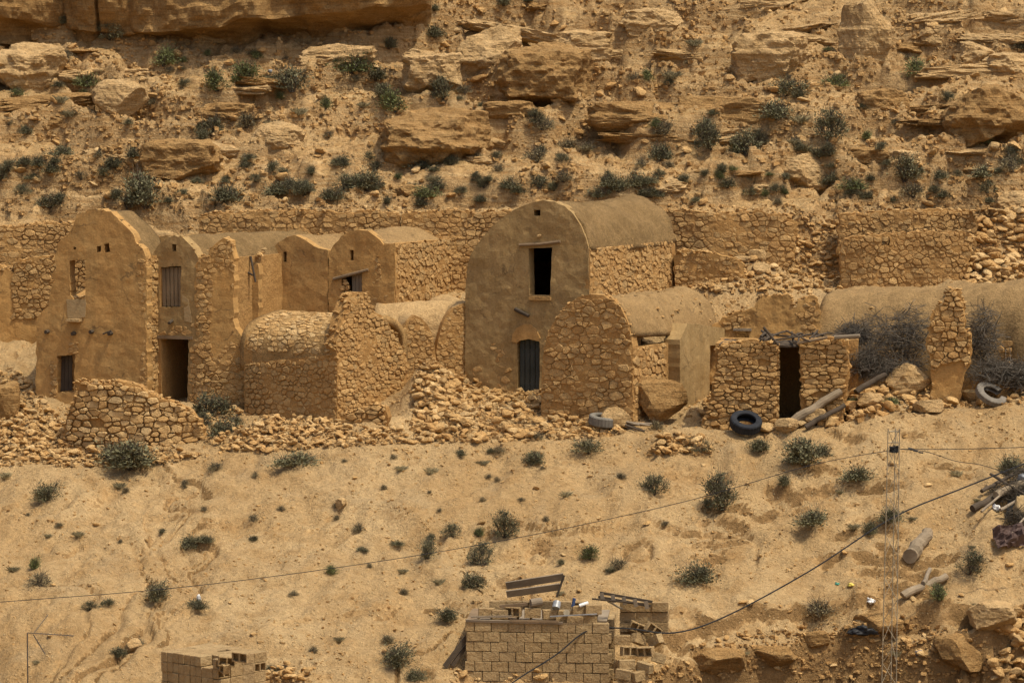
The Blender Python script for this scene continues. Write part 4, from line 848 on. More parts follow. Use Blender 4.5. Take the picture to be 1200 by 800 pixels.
# overhanging cliff at the top
def overhang(name, px0, px1, basef, lipf, Y0, label, seed, under=1.9, mat='rock_brown', hgt=7.0):
    """cliff with a hollow along its foot: from the ground out to the lip, then up"""
    n = 240; prof = 70; V = []; f = []
    for i in range(n + 1):
        s = i / n; px = px0 + (px1 - px0) * s; bulge = math.sin(math.pi * min(max(s, .002), .998)) ** .4; Yl = Y0 + (1 - bulge) * 2.5
        x = (px - 600) * mpp(Yl); zl = float(zrow(lipf(px), Yl)); zb = float(zrow(basef(px), Yl + under))
        for j in range(prof + 1):
            t = j / prof
            if t < .12: k = t / .12; y = Yl + under; z = zb - .9 * (1 - k)
            elif t < .42: k = (t - .12) / .3; y = Yl + under * (1 - k ** 1.7); z = zb + (zl - zb) * (k ** .75)
            else: k = (t - .42) / .58; y = Yl - .3 * math.sin(min(k * 5, 3.14)) + k * k * 2.6; z = zl + k * hgt
            V.append((x, y, z))
    V = np.array(V); nz = .42 * fbm3(V * np.array([.45, .45, .6]), 4, seed) + .05 * vnoise2(V[:, 2] * 4 + .8 * vnoise2(V[:, 0] * .5, V[:, 1] * .3, 3), V[:, 0] * .15, seed + 2) + .10 * fbm3(V * 2.2, 3, seed + 5) - .35 * np.exp(-(vnoise2(V[:, 0] * .35, V[:, 2] * .06, seed + 3) / .05) ** 2)
    V[:, 1] -= nz; V[:, 2] += .12 * fbm3(V * .8, 2, seed + 9)
    for i in range(n):
        for j in range(prof): a = i * (prof + 1) + j; f.append((a, a + prof + 1, a + prof + 2, a + 1))
    nV = len(V); Bv = V + np.array([0, 3.5, .4]); f2 = [tuple(q + nV for q in p[::-1]) for p in f]
    edge = [(i * (prof + 1), (i + 1) * (prof + 1)) for i in range(n)] + [((i + 1) * (prof + 1) + prof, i * (prof + 1) + prof) for i in range(n)] + [(j + 1, j) for j in range(prof)] + [(n * (prof + 1) + j, n * (prof + 1) + j + 1) for j in range(prof)]
    return tag(mk(name, np.concatenate([V, Bv]), f + f2 + [(b, a, a + nV, b + nV) for a, b in edge], mat), label, 'cliff', kind='thing')
I_ = lambda xs, ys: (lambda p: float(np.interp(p, xs, ys)))
overhang('overhanging_cliff', 150, 505, I_([150,170,215,260,300,345,395,440,475,505], [38,44,48,51,52,49,44,41,36,24]), I_([150,190,215,260,300,345,395,440,475,505], [34,36,34,27,22,17,12,8,6,4]), 18.2, 'massive brown cliff with a dark undercut along its foot', 51)
overhang('overhanging_cliff', 66, 180, I_([66,180], [36,46]), I_([66,180], [32,42]), 19.4, 'orange-brown cliff buttress joining the undercut cliff', 55, .5)
overhang('overhanging_cliff', -70, 92, I_([-70,0,60,92], [28,26,32,36]), I_([-70,0,60,92], [24,22,28,30]), 19.8, 'smaller brown cliff buttress at the edge of the hillside', 57, .6)

# ------------------------------------------------------------------ rubble heaps and loose stones
def heap(name, label, poly, n_big, n_small, smin, smax, seed, kind='stone_pale', pile=0.12, ymin=-20., ymax=26.):
    """fallen stones heaped inside the photo outline poly"""
    rs = np.random.RandomState(seed); rng = random.Random(seed); P_ = np.array(poly, float); lo, hi = P_.min(0), P_.max(0)
    pts = rs.rand((n_big + n_small) * 4, 2) * (hi - lo) + lo; pts = pts[inpoly(pts, poly)][:n_big + n_small]
    g = Garr(pts[:, 0], pts[:, 1], ymin, ymax); c = g.mean(0); h = thing(name, (c[0], c[1], g[:, 2].min()), label, 'rubble heap')
    s = np.sort(smin * .7 + (smax * 1.2 - smin * .7) * rs.rand(len(g)) ** 3.4)[::-1]; s[:n_big] *= 1.0
    for i in range(min(n_big, len(g))): place_rock('stone', g[i] + np.array([0, 0, rs.rand() * pile]), float(s[i]), rng, kind if rng.random() < .55 else ('stone' if kind == 'stone_pale' else 'stone_pale'), h, rng.uniform(.1, .5), .85)
    if n_small: pebble_mass('small_rubble', g[n_big:] + np.stack([np.zeros(len(g) - n_big)] * 2 + [rs.rand(len(g) - n_big) * .05 + .01], 1), s[n_big:] * .8 + .015, kind, seed + 1, h)
    return h
heap('rubble_heap', 'largest heap of fallen pale stones in front of the blue-grey door', [(482,520),(486,440),(498,424),(520,428),(548,436),(575,448),(606,456),(640,462),(660,480),(700,495),(735,508),(700,514),(640,517),(560,519)], 300, 1700, .06, .19, 201, ymin=-8, ymax=3)
heap('rubble_heap', 'heap of fallen stones spilling below the low stone house', [(258,530),(285,505),(310,486),(330,480),(360,488),(395,495),(420,505),(470,505),(482,520),(400,524),(320,530)], 260, 900, .045, .15, 203, ymin=-8, ymax=2)
heap('rubble_heap', 'stone spill at the left edge beside the tall broken house', [(-5,548),(-5,440),(12,432),(30,445),(42,455),(60,480),(80,500),(95,530),(60,545)], 240, 800, .05, .17, 205, ymin=-8, ymax=3)
heap('rubble_heap', 'small stones heaped at the foot of the curved low wall', [(60,548),(95,515),(130,512),(160,530),(200,528),(238,535),(200,545),(140,548)], 110, 400, .05, .16, 207, ymin=-8, ymax=1)
heap('rubble_heap', 'stones tumbled from the left wall of the drystone hut', [(818,500),(828,470),(838,440),(848,440),(862,470),(870,490),(845,502)], 120, 250, .05, .15, 209, ymin=-8, ymax=0)
heap('rubble_heap', 'little mound of stones on the lip of the slope below the leaning boulder', [(758,535),(775,512),(795,508),(820,515),(838,535)], 50, 160, .05, .20, 211, 'stone', ymin=-9, ymax=0)
heap('rubble_heap', 'mixed boulders and stones below the thorn branches', [(925,500),(960,470),(990,455),(1040,440),(1090,455),(1150,458),(1200,455),(1200,475),(1120,480),(1040,486),(980,500)], 130, 500, .05, .26, 213, 'stone', ymin=-9, ymax=1)
heap('rubble_heap', 'collapsed stony bank between the terrace walls', [(792,345),(800,262),(860,256),(985,262),(985,345),(940,345)], 260, 900, .05, .19, 215, 'stone', .1, 3, 12)
heap('rubble_heap', 'tumbled blocks at the right end of the terrace walls', [(1125,345),(1140,262),(1165,246),(1205,244),(1205,330)], 160, 400, .07, .26, 217, 'stone', .2, 3, 12)
heap('rubble_heap', 'stones fallen inside the dip beside the tall dark doorway', [(228,512),(232,475),(255,468),(285,480),(286,508),(262,528)], 60, 120, .06, .17, 219, ymin=-8, ymax=2)
heap('rubble_heap', 'stone pile at the bottom right corner', [(1160,800),(1172,770),(1168,750),(1180,716),(1210,712),(1210,805)], 60, 120, .09, .26, 221, ymin=-22, ymax=-5)
heap('rubble_heap', 'scattered stones along the lip of the washed-out bank', [(800,764),(880,740),(1050,727),(1130,742),(1160,760),(1100,775),(1000,760),(880,762)], 36, 420, .02, .12, 223, 'stone', .0, -22, -5)
heap('rubble_heap', 'small stones and clods at the foot of the washed-out bank', [(700,805),(780,780),(900,775),(1050,770),(1160,780),(1160,805)], 24, 420, .02, .10, 225, 'stone', .0, -22, -5)
rng = random.Random(77)
named = [((806,872,756,788), 'crumbling brown earth knob in the washed-out bank', 'rock_brown', 81), ((1092,1152,742,786), 'rough brown rock standing out of the gully slope', 'rock_brown', 82), ((884,936,752,778), 'half-buried brown block in the washed-out bank', 'rock_brown', 83), ((1130,1190,704,740), 'rough tan rock below the sandy swell', 'rock', 84),
         ((1040,1092,426,462), 'largest pale angular boulder below the thorn branches', 'rock', 61), ((1008,1044,434,456), 'orange boulder tucked behind the largest pale one', 'rock_brown', 62), ((966,996,462,485), 'round pale boulder next to the grey logs', 'rock', 63),
         ((1004,1034,460,478), 'pale tilted slab of stone under the thorn branches', 'rock', 64), ((936,968,476,500), 'tan boulder under the end of the grey logs', 'rock', 65), ((884,908,494,508), 'pale stone beside the upper tyre', 'rock', 66), ((908,936,490,508), 'rounded tan stone between the upper tyre and the logs', 'rock', 67),
         ((1072,1106,466,484), 'flat pale stone on the edge of the sandy slope', 'rock', 68), ((1126,1158,456,474), 'pale stone next to the broken white tyre', 'rock', 69), ((1150,1185,440,456), 'tan stone behind the broken white tyre', 'rock', 70), ((-15,22,440,492), 'big rounded earth-brown rock at the left edge of the ruins', 'rock_brown', 71),
         ((1000,1060,716,742), 'orange boulder in the washed-out bank', 'rock_brown', 72), ((940,972,738,758), 'small brown rock in the washed-out bank', 'rock_brown', 73), ((146,166,748,764), 'pale stone on the slope above the block stack', 'rock', 75), ((393,406,583,597), 'single pale stone on the open sandy slope', 'rock', 76)]
for b, lab, mt, sd_ in named: crag('boulder', b, lab, 'boulder', sd_, mt, .9, .35, 0, .06, 10, 4, back=.1)
# slabs caught in the bank right of the tallest house
for i, (px, py, w, hgt, lab) in enumerate(((830, 296, 40, 8, 'long capping slab on the old terrace wall'), (888, 300, 22, 16, 'upper of three blocks stuck in the bank'), (893, 316, 22, 18, 'lowest of three blocks stuck in the bank'), (872, 306, 26, 12, 'flat block wedged beside two others in the bank'), (846, 340, 30, 9, 'orange slab fallen on the rubble above the crusted vault'), (917, 281, 14, 9, 'pale single block in the collapsed bank'))):
    crag('slab', (px - w / 2, px + w / 2, py - hgt / 2, py + hgt / 2), lab, 'stone slab', 300 + i, 'rock', 1.0, .7, 0, .06, 8, 3, base=py + hgt / 2)
# loose stones on the slopes: the larger ones single, the small ones gravel
def scatter(n, region, smin, smax, seed, power=3.0, ymin=-20., ymax=26.):
    rs = np.random.RandomState(seed); px = region[0] + rs.rand(n) * (region[1] - region[0]); py = region[2] + rs.rand(n) * (region[3] - region[2])
    return Garr(px, py, ymin, ymax), smin + (smax - smin) * rs.rand(n) ** power, rs
g, s, rs = scatter(170, (-10, 1210, 4, 244), .13, .36, 231, 2.2, 8.0)
for p, k in zip(g, s): tag(place_rock('loose_stone', p, float(k), rng, 'stone' if rng.random() < .6 else 'stone_pale', None, .25, .85), ('sizeable' if k > .24 else 'smallish' if k < .16 else 'middling') + ' loose rock on the scree ' + near(*topx(p), LM_H), 'stone', 'loose rocks on the hillside', 'thing')
g, s, rs = scatter(60, (-10, 1210, 540, 795), .07, .17, 233, 2.5)
for p, k in zip(g, s): tag(place_rock('loose_stone', p, float(k), rng, 'stone_pale' if rng.random() < .6 else 'stone', None, .25, .85), ('larger' if k > .11 else 'small') + ' loose stone on the sandy slope ' + near(*topx(p), LM_S), 'stone', 'loose stones on the sandy slope', 'thing')
def gravel(name, n, region, smin, smax, seed, mat, dens=None, ymin=-20.):
    g, s, rs = scatter(n, region, smin, smax, seed, 3.2, ymin)
    if dens is not None: k = rs.rand(n) < dens(g[:, 0], g[:, 1]); g, s = g[k], s[k]
    pebble_mass(name, g + np.array([0, 0, .004]), s, mat, seed)
gravel('scree', 15000, (-30, 1230, -5, 250), .025, .14, 241, 'stone', lambda x, y: sstep(-.7, .4, fbm2(x * .35, y * .5, 3, 301)), 7.8)
gravel('scree', 9000, (-30, 1230, -5, 250), .02, .10, 243, 'stone_pale', lambda x, y: sstep(-.5, .6, fbm2(x * .5, y * .5, 3, 311)), 7.8)
gravel('gravel', 5000, (-30, 1230, 480, 805), .012, .06, 245, 'stone', lambda x, y: sstep(-.3, .6, fbm2(x * .4, y * .4, 3, 321)))
gravel('gravel', 3000, (-30, 1230, 480, 805), .012, .055, 247, 'stone_pale', lambda x, y: sstep(-.2, .7, fbm2(x * .4, y * .4, 3, 331)))
gravel('rubble_gravel', 4000, (-20, 1220, 440, 545), .02, .10, 249, 'stone_pale', lambda x, y: sstep(-7.2, -5.5, y) * sstep(2.5, .5, y) * .8)
gravel('rubble_gravel', 5000, (-20, 1220, 240, 400), .02, .12, 251, 'stone', lambda x, y: sstep(2, 4, y) * .9)
gravel('clods', 7000, (-30, 1230, 500, 805), .012, .06, 253, 'clod', lambda x, y: sstep(-.5, .5, fbm2(x * .6, y * .6, 3, 341)))
# ------------------------------------------------------------------ builders' blocks and the block shed
def block_mesh(name, hollow):
    bm = bmesh.new(); bmesh.ops.create_cube(bm, size=1.0); bmesh.ops.scale(bm, vec=(.455, .205, .265), verts=bm.verts)
    bmesh.ops.bevel(bm, geom=bm.edges[:], offset=.009, segments=1, affect='EDGES')
    if hollow:
        for sx in (-.115, .115):
            q = [f for f in bm.faces if f.normal.y < -.9 and f.calc_area() > .02]
        f = max((f for f in bm.faces if f.normal.y < -.9), key=lambda f: f.calc_area())
        e = bmesh.ops.subdivide_edges(bm, edges=[e for e in f.edges if abs(e.verts[0].co.x - e.verts[1].co.x) > .3], cuts=1)
        fs = sorted((f for f in bm.faces if f.normal.y < -.9), key=lambda f: -f.calc_area())[:2]
        r = bmesh.ops.inset_individual(bm, faces=fs, thickness=.03, depth=0); fs = sorted((f for f in bm.faces if f.normal.y < -.9 and abs(f.calc_center_median().z) < .01 and len(f.verts) == 4 and max(abs(v.co.z) for v in f.verts) < .11), key=lambda f: -f.calc_area())[:2]
        ex = bmesh.ops.extrude_discrete_faces(bm, faces=fs)
        for f in ex['faces']: bmesh.ops.translate(bm, vec=(0, .15, 0), verts=f.verts)
    me = bpy.data.meshes.new(name); bm.to_mesh(me); bm.free(); me.materials.append(M['block']); return me
BLK = block_mesh('block', False); BLH = block_mesh('hollow_block', True)
def block(parent, F, u, v, d, rz=0.0, rx=0.0, ry=0.0, hollow=False, rng=random, name='block', sx=1.0):
    o = bpy.data.objects.new(name, BLH if hollow else BLK); put(o, parent, F.pt(u, v, d)); o.rotation_euler = (rx, ry, R(-F.yaw) + rz); o.scale = (sx * rng.uniform(.985, 1.0), 1, rng.uniform(.975, 1.0)); return o
rng = random.Random(41)
qs = G(632, 793); FS = Frame(P(545, 790, qs.y + .1), 4)
h = thing('block_shed', FS.O, 'roofless shed of tan cement blocks with scrap wood on top', 'shed')
uL = FS.uv(546, 760)[0]; uR = FS.uv(716, 760)[0]; vT = FS.uv(600, 728)[1]; bh = .275; bw = .465
nrow = 7; core = slab('mortar_core', Frame(FS.pt(0, 0, -.13), FS.yaw), [(uL + .05, vT - nrow * bh), (uR - .1, vT - nrow * bh), (uR - .1, vT - .05), (uL + .05, vT - .05)], [], .1, 'clay', h, .3, .01, 0, 401)
for r in range(nrow):
    v = vT - bh * (r + .5); u = uL + (.0 if r % 2 else -.22) + rng.uniform(-.02, .02)
    while u < uR - .1:
        a = max(u, uL + rng.uniform(-.03, .03)); b = min(u + bw, uR + rng.uniform(-.04, .04))
        if b - a > .12: block(h, FS, (a + b) / 2, v + rng.uniform(-.006, .006) - .02 * (a / 4), rng.uniform(-.012, .012), rng.uniform(-.015, .015), 0, rng.uniform(-.01, .01), False, rng, sx=(b - a - .012) / .455)
        u += bw
for px, py, hol in ((570, 718, False), (601, 717, True), (624, 718, False), (645, 720, False), (660, 729, False), (663, 721, False), (674, 727, False), (690, 727, False), (695, 714, False), (703, 735, True), (680, 716, False), (585, 720, False)):
    u, v = FS.uv(px, py); block(h, FS, u, v, -.03 - rng.random() * .12, rng.uniform(-.25, .25), 0, rng.uniform(-.04, .04), hol, rng)
for s in (0, 1):      # side and rear walls
    Fs = Frame(FS.pt(uL + .1 if s == 0 else uR - .05, 0, -1.9 - .14), FS.yaw + 90)
    for r in range(nrow):
        for i in range(4):
            if s == 1 and i == 3: continue
            block(h, Fs, .2 + i * bw + (.2 if r % 2 else 0), vT - bh * (r + .5), 0, 0, 0, 0, False, rng)
Fb = Frame(FS.pt(0, 0, -2.1), FS.yaw)
for r in range(nrow):
    for i in range(8): block(h, Fb, uL + .25 + i * bw + (.2 if r % 2 else 0), vT - bh * (r + .5), 0, 0, 0, 0, False, rng)
for i in range(1, 7): block(h, Fb, uL + .25 + i * bw, vT + bh * .5, 0, rng.uniform(-.1, .1), 0, 0, i % 3 == 0, rng)
for i in range(11): g = Geo(); uu = uL + .15 + i * .36; g.box(FS.pt(uu, vT + .02 + rng.uniform(-.01, .02), -1.1), FS.u * .14, FS.n * 1.0, Vector((0, 0, .02))); g.build('roof_plank', 'wood_grey' if i % 3 else 'wood_brown', h)
for r, k in ((0, 3), (1, 3), (2, 3), (3, 2)):      # stub of wall right of the slot
    for i in range(k):
        u, v = FS.uv(735 + i * 19, 715 + r * 12); block(h, FS, u, v, -.75 + rng.uniform(-.05, .05), rng.uniform(-.1, .1), 0, 0, False, rng)
def board(name, F, a, b, wid, mat, parent, t=.03, d=.1, d2=None, tiltn=0.0):
    A = F.pt(*F.uv(*a), d); B = F.pt(*F.uv(*b), d if d2 is None else d2); ax = (B - A) / 2; up = Vector((0, 0, 1)); n = ax.cross(up).normalized(); up = n.cross(ax).normalized()
    w = (up * math.cos(tiltn) + n * math.sin(tiltn)) * wid / 2; g = Geo(); g.box((A + B) / 2, ax, w, ax.cross(w).normalized() * t / 2); return g.build(name, mat, parent)
for a, b, w, mt, d, tl in (((546,726), (660,729), .07, 'wood_grey', .12, .2), ((552,722), (600,721), .05, 'wood_grey', .1, 0), ((645,721), (700,718), .03, 'grey_metal', .14, 0), ((598,726), (655,727), .06, 'wood_brown', .14, 0)): board('roof_board', FS, a, b, w, mt, h, .04, d, None, tl)
board('wood_panel', FS, (587, 698), (656, 687), .24, 'wood_grey', h, .04, -2.0, None, .5); board('wood_panel', FS, (588, 707), (652, 698), .24, 'wood_grey', h, .04, -1.85, None, .6); board('panel_post', FS, (648, 710), (657, 684), .06, 'wood_dark', h, .04, -1.75)
board('pole', FS, (585, 711), (618, 708), .08, 'wood_brown', h, .08, -.12); board('leaning_plank', FS, (522, 779), (549, 744), .14, 'wood_dark', h, .05, .25, -.1); board('leaning_plank', FS, (530, 779), (550, 752), .10, 'wood_dark', h, .05, .1, -.2)
pal = board('pallet_deck', FS, (693, 703), (742, 708), .10, 'wood_dark', h, .03, -.3, None, 1.2)
for a, b in (((702,697), (764,708)), ((700,702), (762,713))): board('pallet_rail', FS, a, b, .07, 'wood_dark', h, .05, -.5)
for i in range(5): board('pallet_slat', FS, (704 + i * 13, 697 + i * 2.4), (706 + i * 13, 706 + i * 2.4), .11, 'wood_grey', h, .02, -.42)
def can(name, F, px, py, d, r, ln, mat, parent, ax=(1, 0, .1), label=None):
    c = F.pt(*F.uv(px, py), d); ax = Vector(ax).normalized() * ln / 2; g = Geo(); g.tube([c - ax, c - ax * .96, c + ax * .96, c + ax], r, 14); return g.build(name, mat, parent, smooth=False)
sc = [('tin_drum', 628, 706, -.08, .12, .32, 'wood_grey', (1, .3, .1)), ('paint_tin', 652, 709, -.06, .11, .2, 'grey_metal', (.2, .6, .8)), ('bottle', 672, 706, -.08, .045, .24, 'blue_plastic', (.2, 0, 1)), ('bottle', 684, 708, -.05, .05, .26, 'white_plastic', (1, .2, .3)), ('metal_disc', 664, 717, .06, .09, .03, 'galvanised', (.1, -1, .3)), ('pipe', 720, 711, -.4, .03, .5, 'galvanised', (1, .4, -.6))]
for nm, px, py, d, r, ln, mt, ax in sc: o = can(nm, FS, px, py, d, r, ln, mt, None, ax); tag(o, {'tin_drum': 'grey-brown drum lying on top of the block shed', 'paint_tin': 'dented grey tin tipped on the block shed', 'metal_disc': 'round metal lid on the block shed wall', 'pipe': 'short metal pipe sticking out beside the block shed'}.get(nm) or ('blue plastic bottle standing on the block shed' if mt == 'blue_plastic' else 'white plastic bottle lying on the block shed'), nm.replace('_', ' '), None, 'thing')
h = thing('block_pile', G(748, 790), 'tumbled pile of loose cement blocks beside the shed', 'block pile')
for px, py, d, rz, ry in ((737,762,.1,.5,.1), (757,762,.15,-.4,-.1), (735,776,.3,.2,0), (756,779,.35,-.6,.15), (748,750,-.2,.9,.35), (768,752,-.2,-.8,-.5), (765,740,-.4,.4,.6), (732,786,.5,-.3,.1), (750,788,.5,.7,-.1), (772,770,.1,1.1,.3), (746,738,-.5,.2,.4), (729,750,-.1,0,0)):
    u, v = FS.uv(px, py); block(h, FS, u, v, d, rz, rng.uniform(-.2, .2), ry, rng.random() < .3, rng)
heap('rubble_heap', 'broken stones scattered under the wall of the block shed', [(525,800),(540,784),(600,790),(640,785),(670,788),(715,786),(780,780),(760,800)], 40, 90, .06, .20, 261, ymin=-22, ymax=-10)
# stack of blocks
FB = Frame(P(189, 812, -19.6), 40); h = thing('block_stack', FB.O, 'square stack of hollow cement blocks with uneven top layer', 'block stack')
vt = FB.uv(200, 764)[1]
for r in range(6):
    for i in range(10):
        for j in range(4):
            if r > 0 and i not in (0, 9) and j not in (0, 3): continue
            if r == 0 and ((i in (7, 8) and j == 0) or (i == 5 and j == 2) or rng.random() < .06): continue
            block(h, FB, .11 + i * .218, vt - .135 - r * .272 + rng.uniform(-.006, .006), -.23 - j * .462 + rng.uniform(-.025, .025), math.pi / 2 + rng.uniform(-.03, .03), 0, 0, r < 2 and rng.random() < .2, rng)
for px, py, rz, ry in ((283, 769, .3, .05), (266, 774, .9, .1), (262, 780, -.3, .3)): u, v = FB.uv(px, py); block(h, FB, u, v, .02, rz, .1, ry, True, rng)
heap('rubble_heap', 'rubble lying on the slope beside the square block stack', [(305,800),(312,786),(340,782),(362,790),(360,802)], 26, 60, .05, .15, 263, ymin=-22, ymax=-10)

# ------------------------------------------------------------------ tyres, logs, scrap
def tyre(name, c, Rr, wdt, ax, mat, label, hole=.58, seg=56, part=1.0):
    ax = Vector(ax).normalized(); a = ax.orthogonal().normalized(); b = ax.cross(a)
    prof = [(hole, -.36), (hole + .03, -.5), (.80, -.55), (.93, -.50), (1.0, -.38), (1.0, .38), (.93, .50), (.80, .55), (hole + .03, .5), (hole, .36), (hole + .1, .30), (.88, .34), (.88, -.34), (hole + .1, -.30)]
    V = []; f = []; n = len(prof)
    for i in range(seg):
        t = 2 * math.pi * i / seg; e = a * math.cos(t) + b * math.sin(t)
        for k, (r, z) in enumerate(prof):
            rr = r - (.025 if (i % 2 and k in (4, 5)) else 0); V.append(Vector(c) + e * rr * Rr + ax * z * wdt)
    for i in range(int(seg * part)):
        for k in range(n): p, q = i * n + k, ((i + 1) % seg) * n + k; p2, q2 = i * n + (k + 1) % n, ((i + 1) % seg) * n + (k + 1) % n; f.append((p, q, q2, p2))
    return tag(mk(name, V, f, mat, smooth=False), label, 'tyre', None, 'thing')
plain_mat('rubber_dusty', (.17, .155, .125), .9); plain_mat('rubber_pale', (.17, .15, .12), .9)
q = G(874, 507, -9, 0); tyre('tyre', q + Vector((0, 0, .30)), .50, .30, (.1, -.5, .87), 'rubber', 'black tyre lying tilted on the sand below the drystone hut')
q = G(708, 506, -9, 0); tyre('tyre', q + Vector((0, .1, .34)), .49, .30, (.10, -.12, 1), 'rubber_dusty', 'dusty grey tyre lying flat on rubble below the rounded stone gable')
q = G(1162, 474, -9, 0); tyre('tyre', q + Vector((0, .1, .3)), .52, .2, (.35, -.5, .8), 'rubber_pale', 'whitish split tyre leaning in the stones under the thorn branches', .55, 56, .86)
def log(name, a, b, r, mat, label, cat='log', ymin=-20., ymax=3., lift=.05, r1=None):
    A = P(*a) if len(a) == 3 else G(*a, ymin, ymax) + Vector((0, 0, r + lift)); B = P(*b) if len(b) == 3 else G(*b, ymin, ymax) + Vector((0, 0, r + lift)); rs = random.Random(int(a[0] * 3 + b[1])); n = 9
    pts = [A + (B - A) * i / (n - 1) + Vector((rs.uniform(-1, 1), rs.uniform(-1, 1), rs.uniform(-1, 1))) * r * .22 for i in range(n)]; g = Geo(); g.tube(pts, r, 11, r1 or r * .8)
    v = np.array(g.v); o = mk(name, v + .12 * r * fbm3(v * 6, 2, 3)[:, None], g.f, mat); return tag(o, label, cat, None, 'thing')
log('log', (930, 502), (984, 458, -5.75), .15, 'log', 'thick grey log lying by the doorway of the drystone hut'); log('log', (944, 506), (990, 474, -5.9), .09, 'wood_dark', 'thinner dark log below the thick grey one'); log('log', (1003, 459, -5.0), (1038, 438, -4.4), .10, 'wood_dark', 'short dark log sticking out of the thorn branches')
log('log', (1066, 664), (1088, 634), .22, 'log', 'short stout log standing out of the sandy bank', ymin=-22, r1=.17); log('log', (1058, 706), (1108, 684), .13, 'log', 'long pale log with a cut end on the gully edge', ymin=-22); log('log', (1082, 692), (1090, 676), .07, 'wood_grey', 'broken branch propped on the long pale log', 'branch', ymin=-22)
log('plank', (1140, 604), (1192, 572), .11, 'wood_dark', 'dark beam at the foot of the scrap pile', 'beam', ymin=-22); log('log', (1166, 596), (1215, 572), .12, 'log', 'weathered pole resting on the scrap pile', 'pole', ymin=-22, lift=.25); log('pole', (1186, 640), (1206, 614), .035, 'wood_grey', 'thin pale pole stuck across the brown sheet', 'pole', ymin=-22, lift=.3)
q = G(736, 503, -9, 0)
h = thing('plank_bundle', q, 'splintered grey boards lying beside the flat dusty tyre', 'boards')
for i in range(7): a = q + Vector((rng.uniform(-.5, -.1), rng.uniform(-.3, .2), .12 + rng.random() * .14)); beam('board', a, a + Vector((rng.uniform(.6, .95), rng.uniform(-.3, .3), rng.uniform(-.25, .0))), .035, 'wood_grey' if i % 2 else 'wood_dark', h, 4)
def blob(name, px, py, size, mat, label, cat, seed, rough=.25, ymin=-22., dz=0.0, boxy=.0):
    q = G(px, py, ymin, 26.0); v, f = rock_geo(seed, 4, 5, size, rough, 0, boxy); return tag(mk(name, v + np.array(q) + np.array([0, 0, size[2] * .7 + dz]), f, mat, smooth=True), label, cat, None, 'thing')
def sheet(name, c, ax, ay, amp, mat, label, cat, seed):
    n = 14; ax, ay = Vector(ax), Vector(ay); nn = ax.cross(ay).normalized(); V = []; f = []; rs = np.random.RandomState(seed)
    for t in (0, .012):
        for i in range(n + 1):
            for j in range(n + 1):
                a, b = i / n * 2 - 1, j / n * 2 - 1; w = amp * float(fbm2(np.array([a * 1.6 + seed]), np.array([b * 1.6]), 3, seed)[0]) - .25 * ax.length * (a * a + .6 * b * b); V.append(Vector(c) + ax * a + ay * b + nn * (w - t))
    K = (n + 1) ** 2
    for i in range(n):
        for j in range(n): p = i * (n + 1) + j; f += [(p, p + n + 1, p + n + 2, p + 1), (p + K, p + 1 + K, p + n + 2 + K, p + n + 1 + K)]
    ed = [(i, i + 1) for i in range(n)] + [(n * (n + 1) + i + 1, n * (n + 1) + i) for i in range(n)] + [((i + 1) * (n + 1), i * (n + 1)) for i in range(n)] + [(i * (n + 1) + n, (i + 1) * (n + 1) + n) for i in range(n)]
    return tag(mk(name, V, f + [(a, b, b + K, a + K) for a, b in ed], mat), label, cat, None, 'thing')
q = G(1184, 642, -22, 3); sheet('scrap_sheet', q + Vector((0, 0, .42)), (.45, .1, .1), (-.05, .2, .28), .2, 'brown_sheet', 'bent dull brown sheet metal at the bottom of the scrap pile', 'scrap metal', 501)
q = G(1196, 600, -22, 3); sheet('scrap_sheet', q + Vector((0, .1, .3)), (.4, .2, .15), (.1, .3, .3), .12, 'cable', 'dark crumpled sheet in the middle of the scrap pile', 'scrap metal', 502)
blob('sack', 1197, 612, (.22, .2, .42), 'white_plastic' if False else 'cement_patch', 'upright pale sack in the scrap pile', 'sack', 503, .12, dz=.1)
blob('basin', 1200, 578, (.2, .2, .14), 'grey_metal', 'grey metal basin on the scrap pile', 'basin', 505, .05, dz=.35)
blob('plastic_bag', 1168, 600, (.12, .1, .12), 'white_plastic', 'white plastic bag caught beside the dark beam', 'plastic bag', 507, .4); blob('plastic_bag', 1020, 710, (.13, .1, .08), 'white_plastic', 'white plastic bag on the gully edge', 'plastic bag', 509, .4)
blob('plastic_bag', 997, 688, (.10, .09, .05), 'yellow_plastic', 'yellow plastic bag lying on the sandy slope', 'plastic bag', 511, .4); blob('plastic_bag', 981, 686, (.06, .05, .04), 'green_plastic', 'small turquoise plastic scrap next to a yellow bag', 'plastic bag', 513, .4)
blob('tarp', 1012, 752, (.36, .25, .14), 'cable', 'dark crumpled tarp caught in the washed-out bank', 'tarp', 515, .45); blob('plastic_bag', 1076, 772, (.08, .07, .09), 'blue_plastic', 'small dark blue bag on the gully slope', 'plastic bag', 517, .4)
blob('plastic_bag', 233, 708, (.05, .04, .08), 'white_plastic', 'white plastic scrap caught in a slope shrub', 'plastic bag', 519, .4, dz=.15); blob('plastic_bag', 232 / 2 + 201, 92, (.08, .07, .06), 'grey_metal', 'pale blue-grey plastic scrap on the hillside below the overhang', 'plastic bag', 521, .4, 8.0)

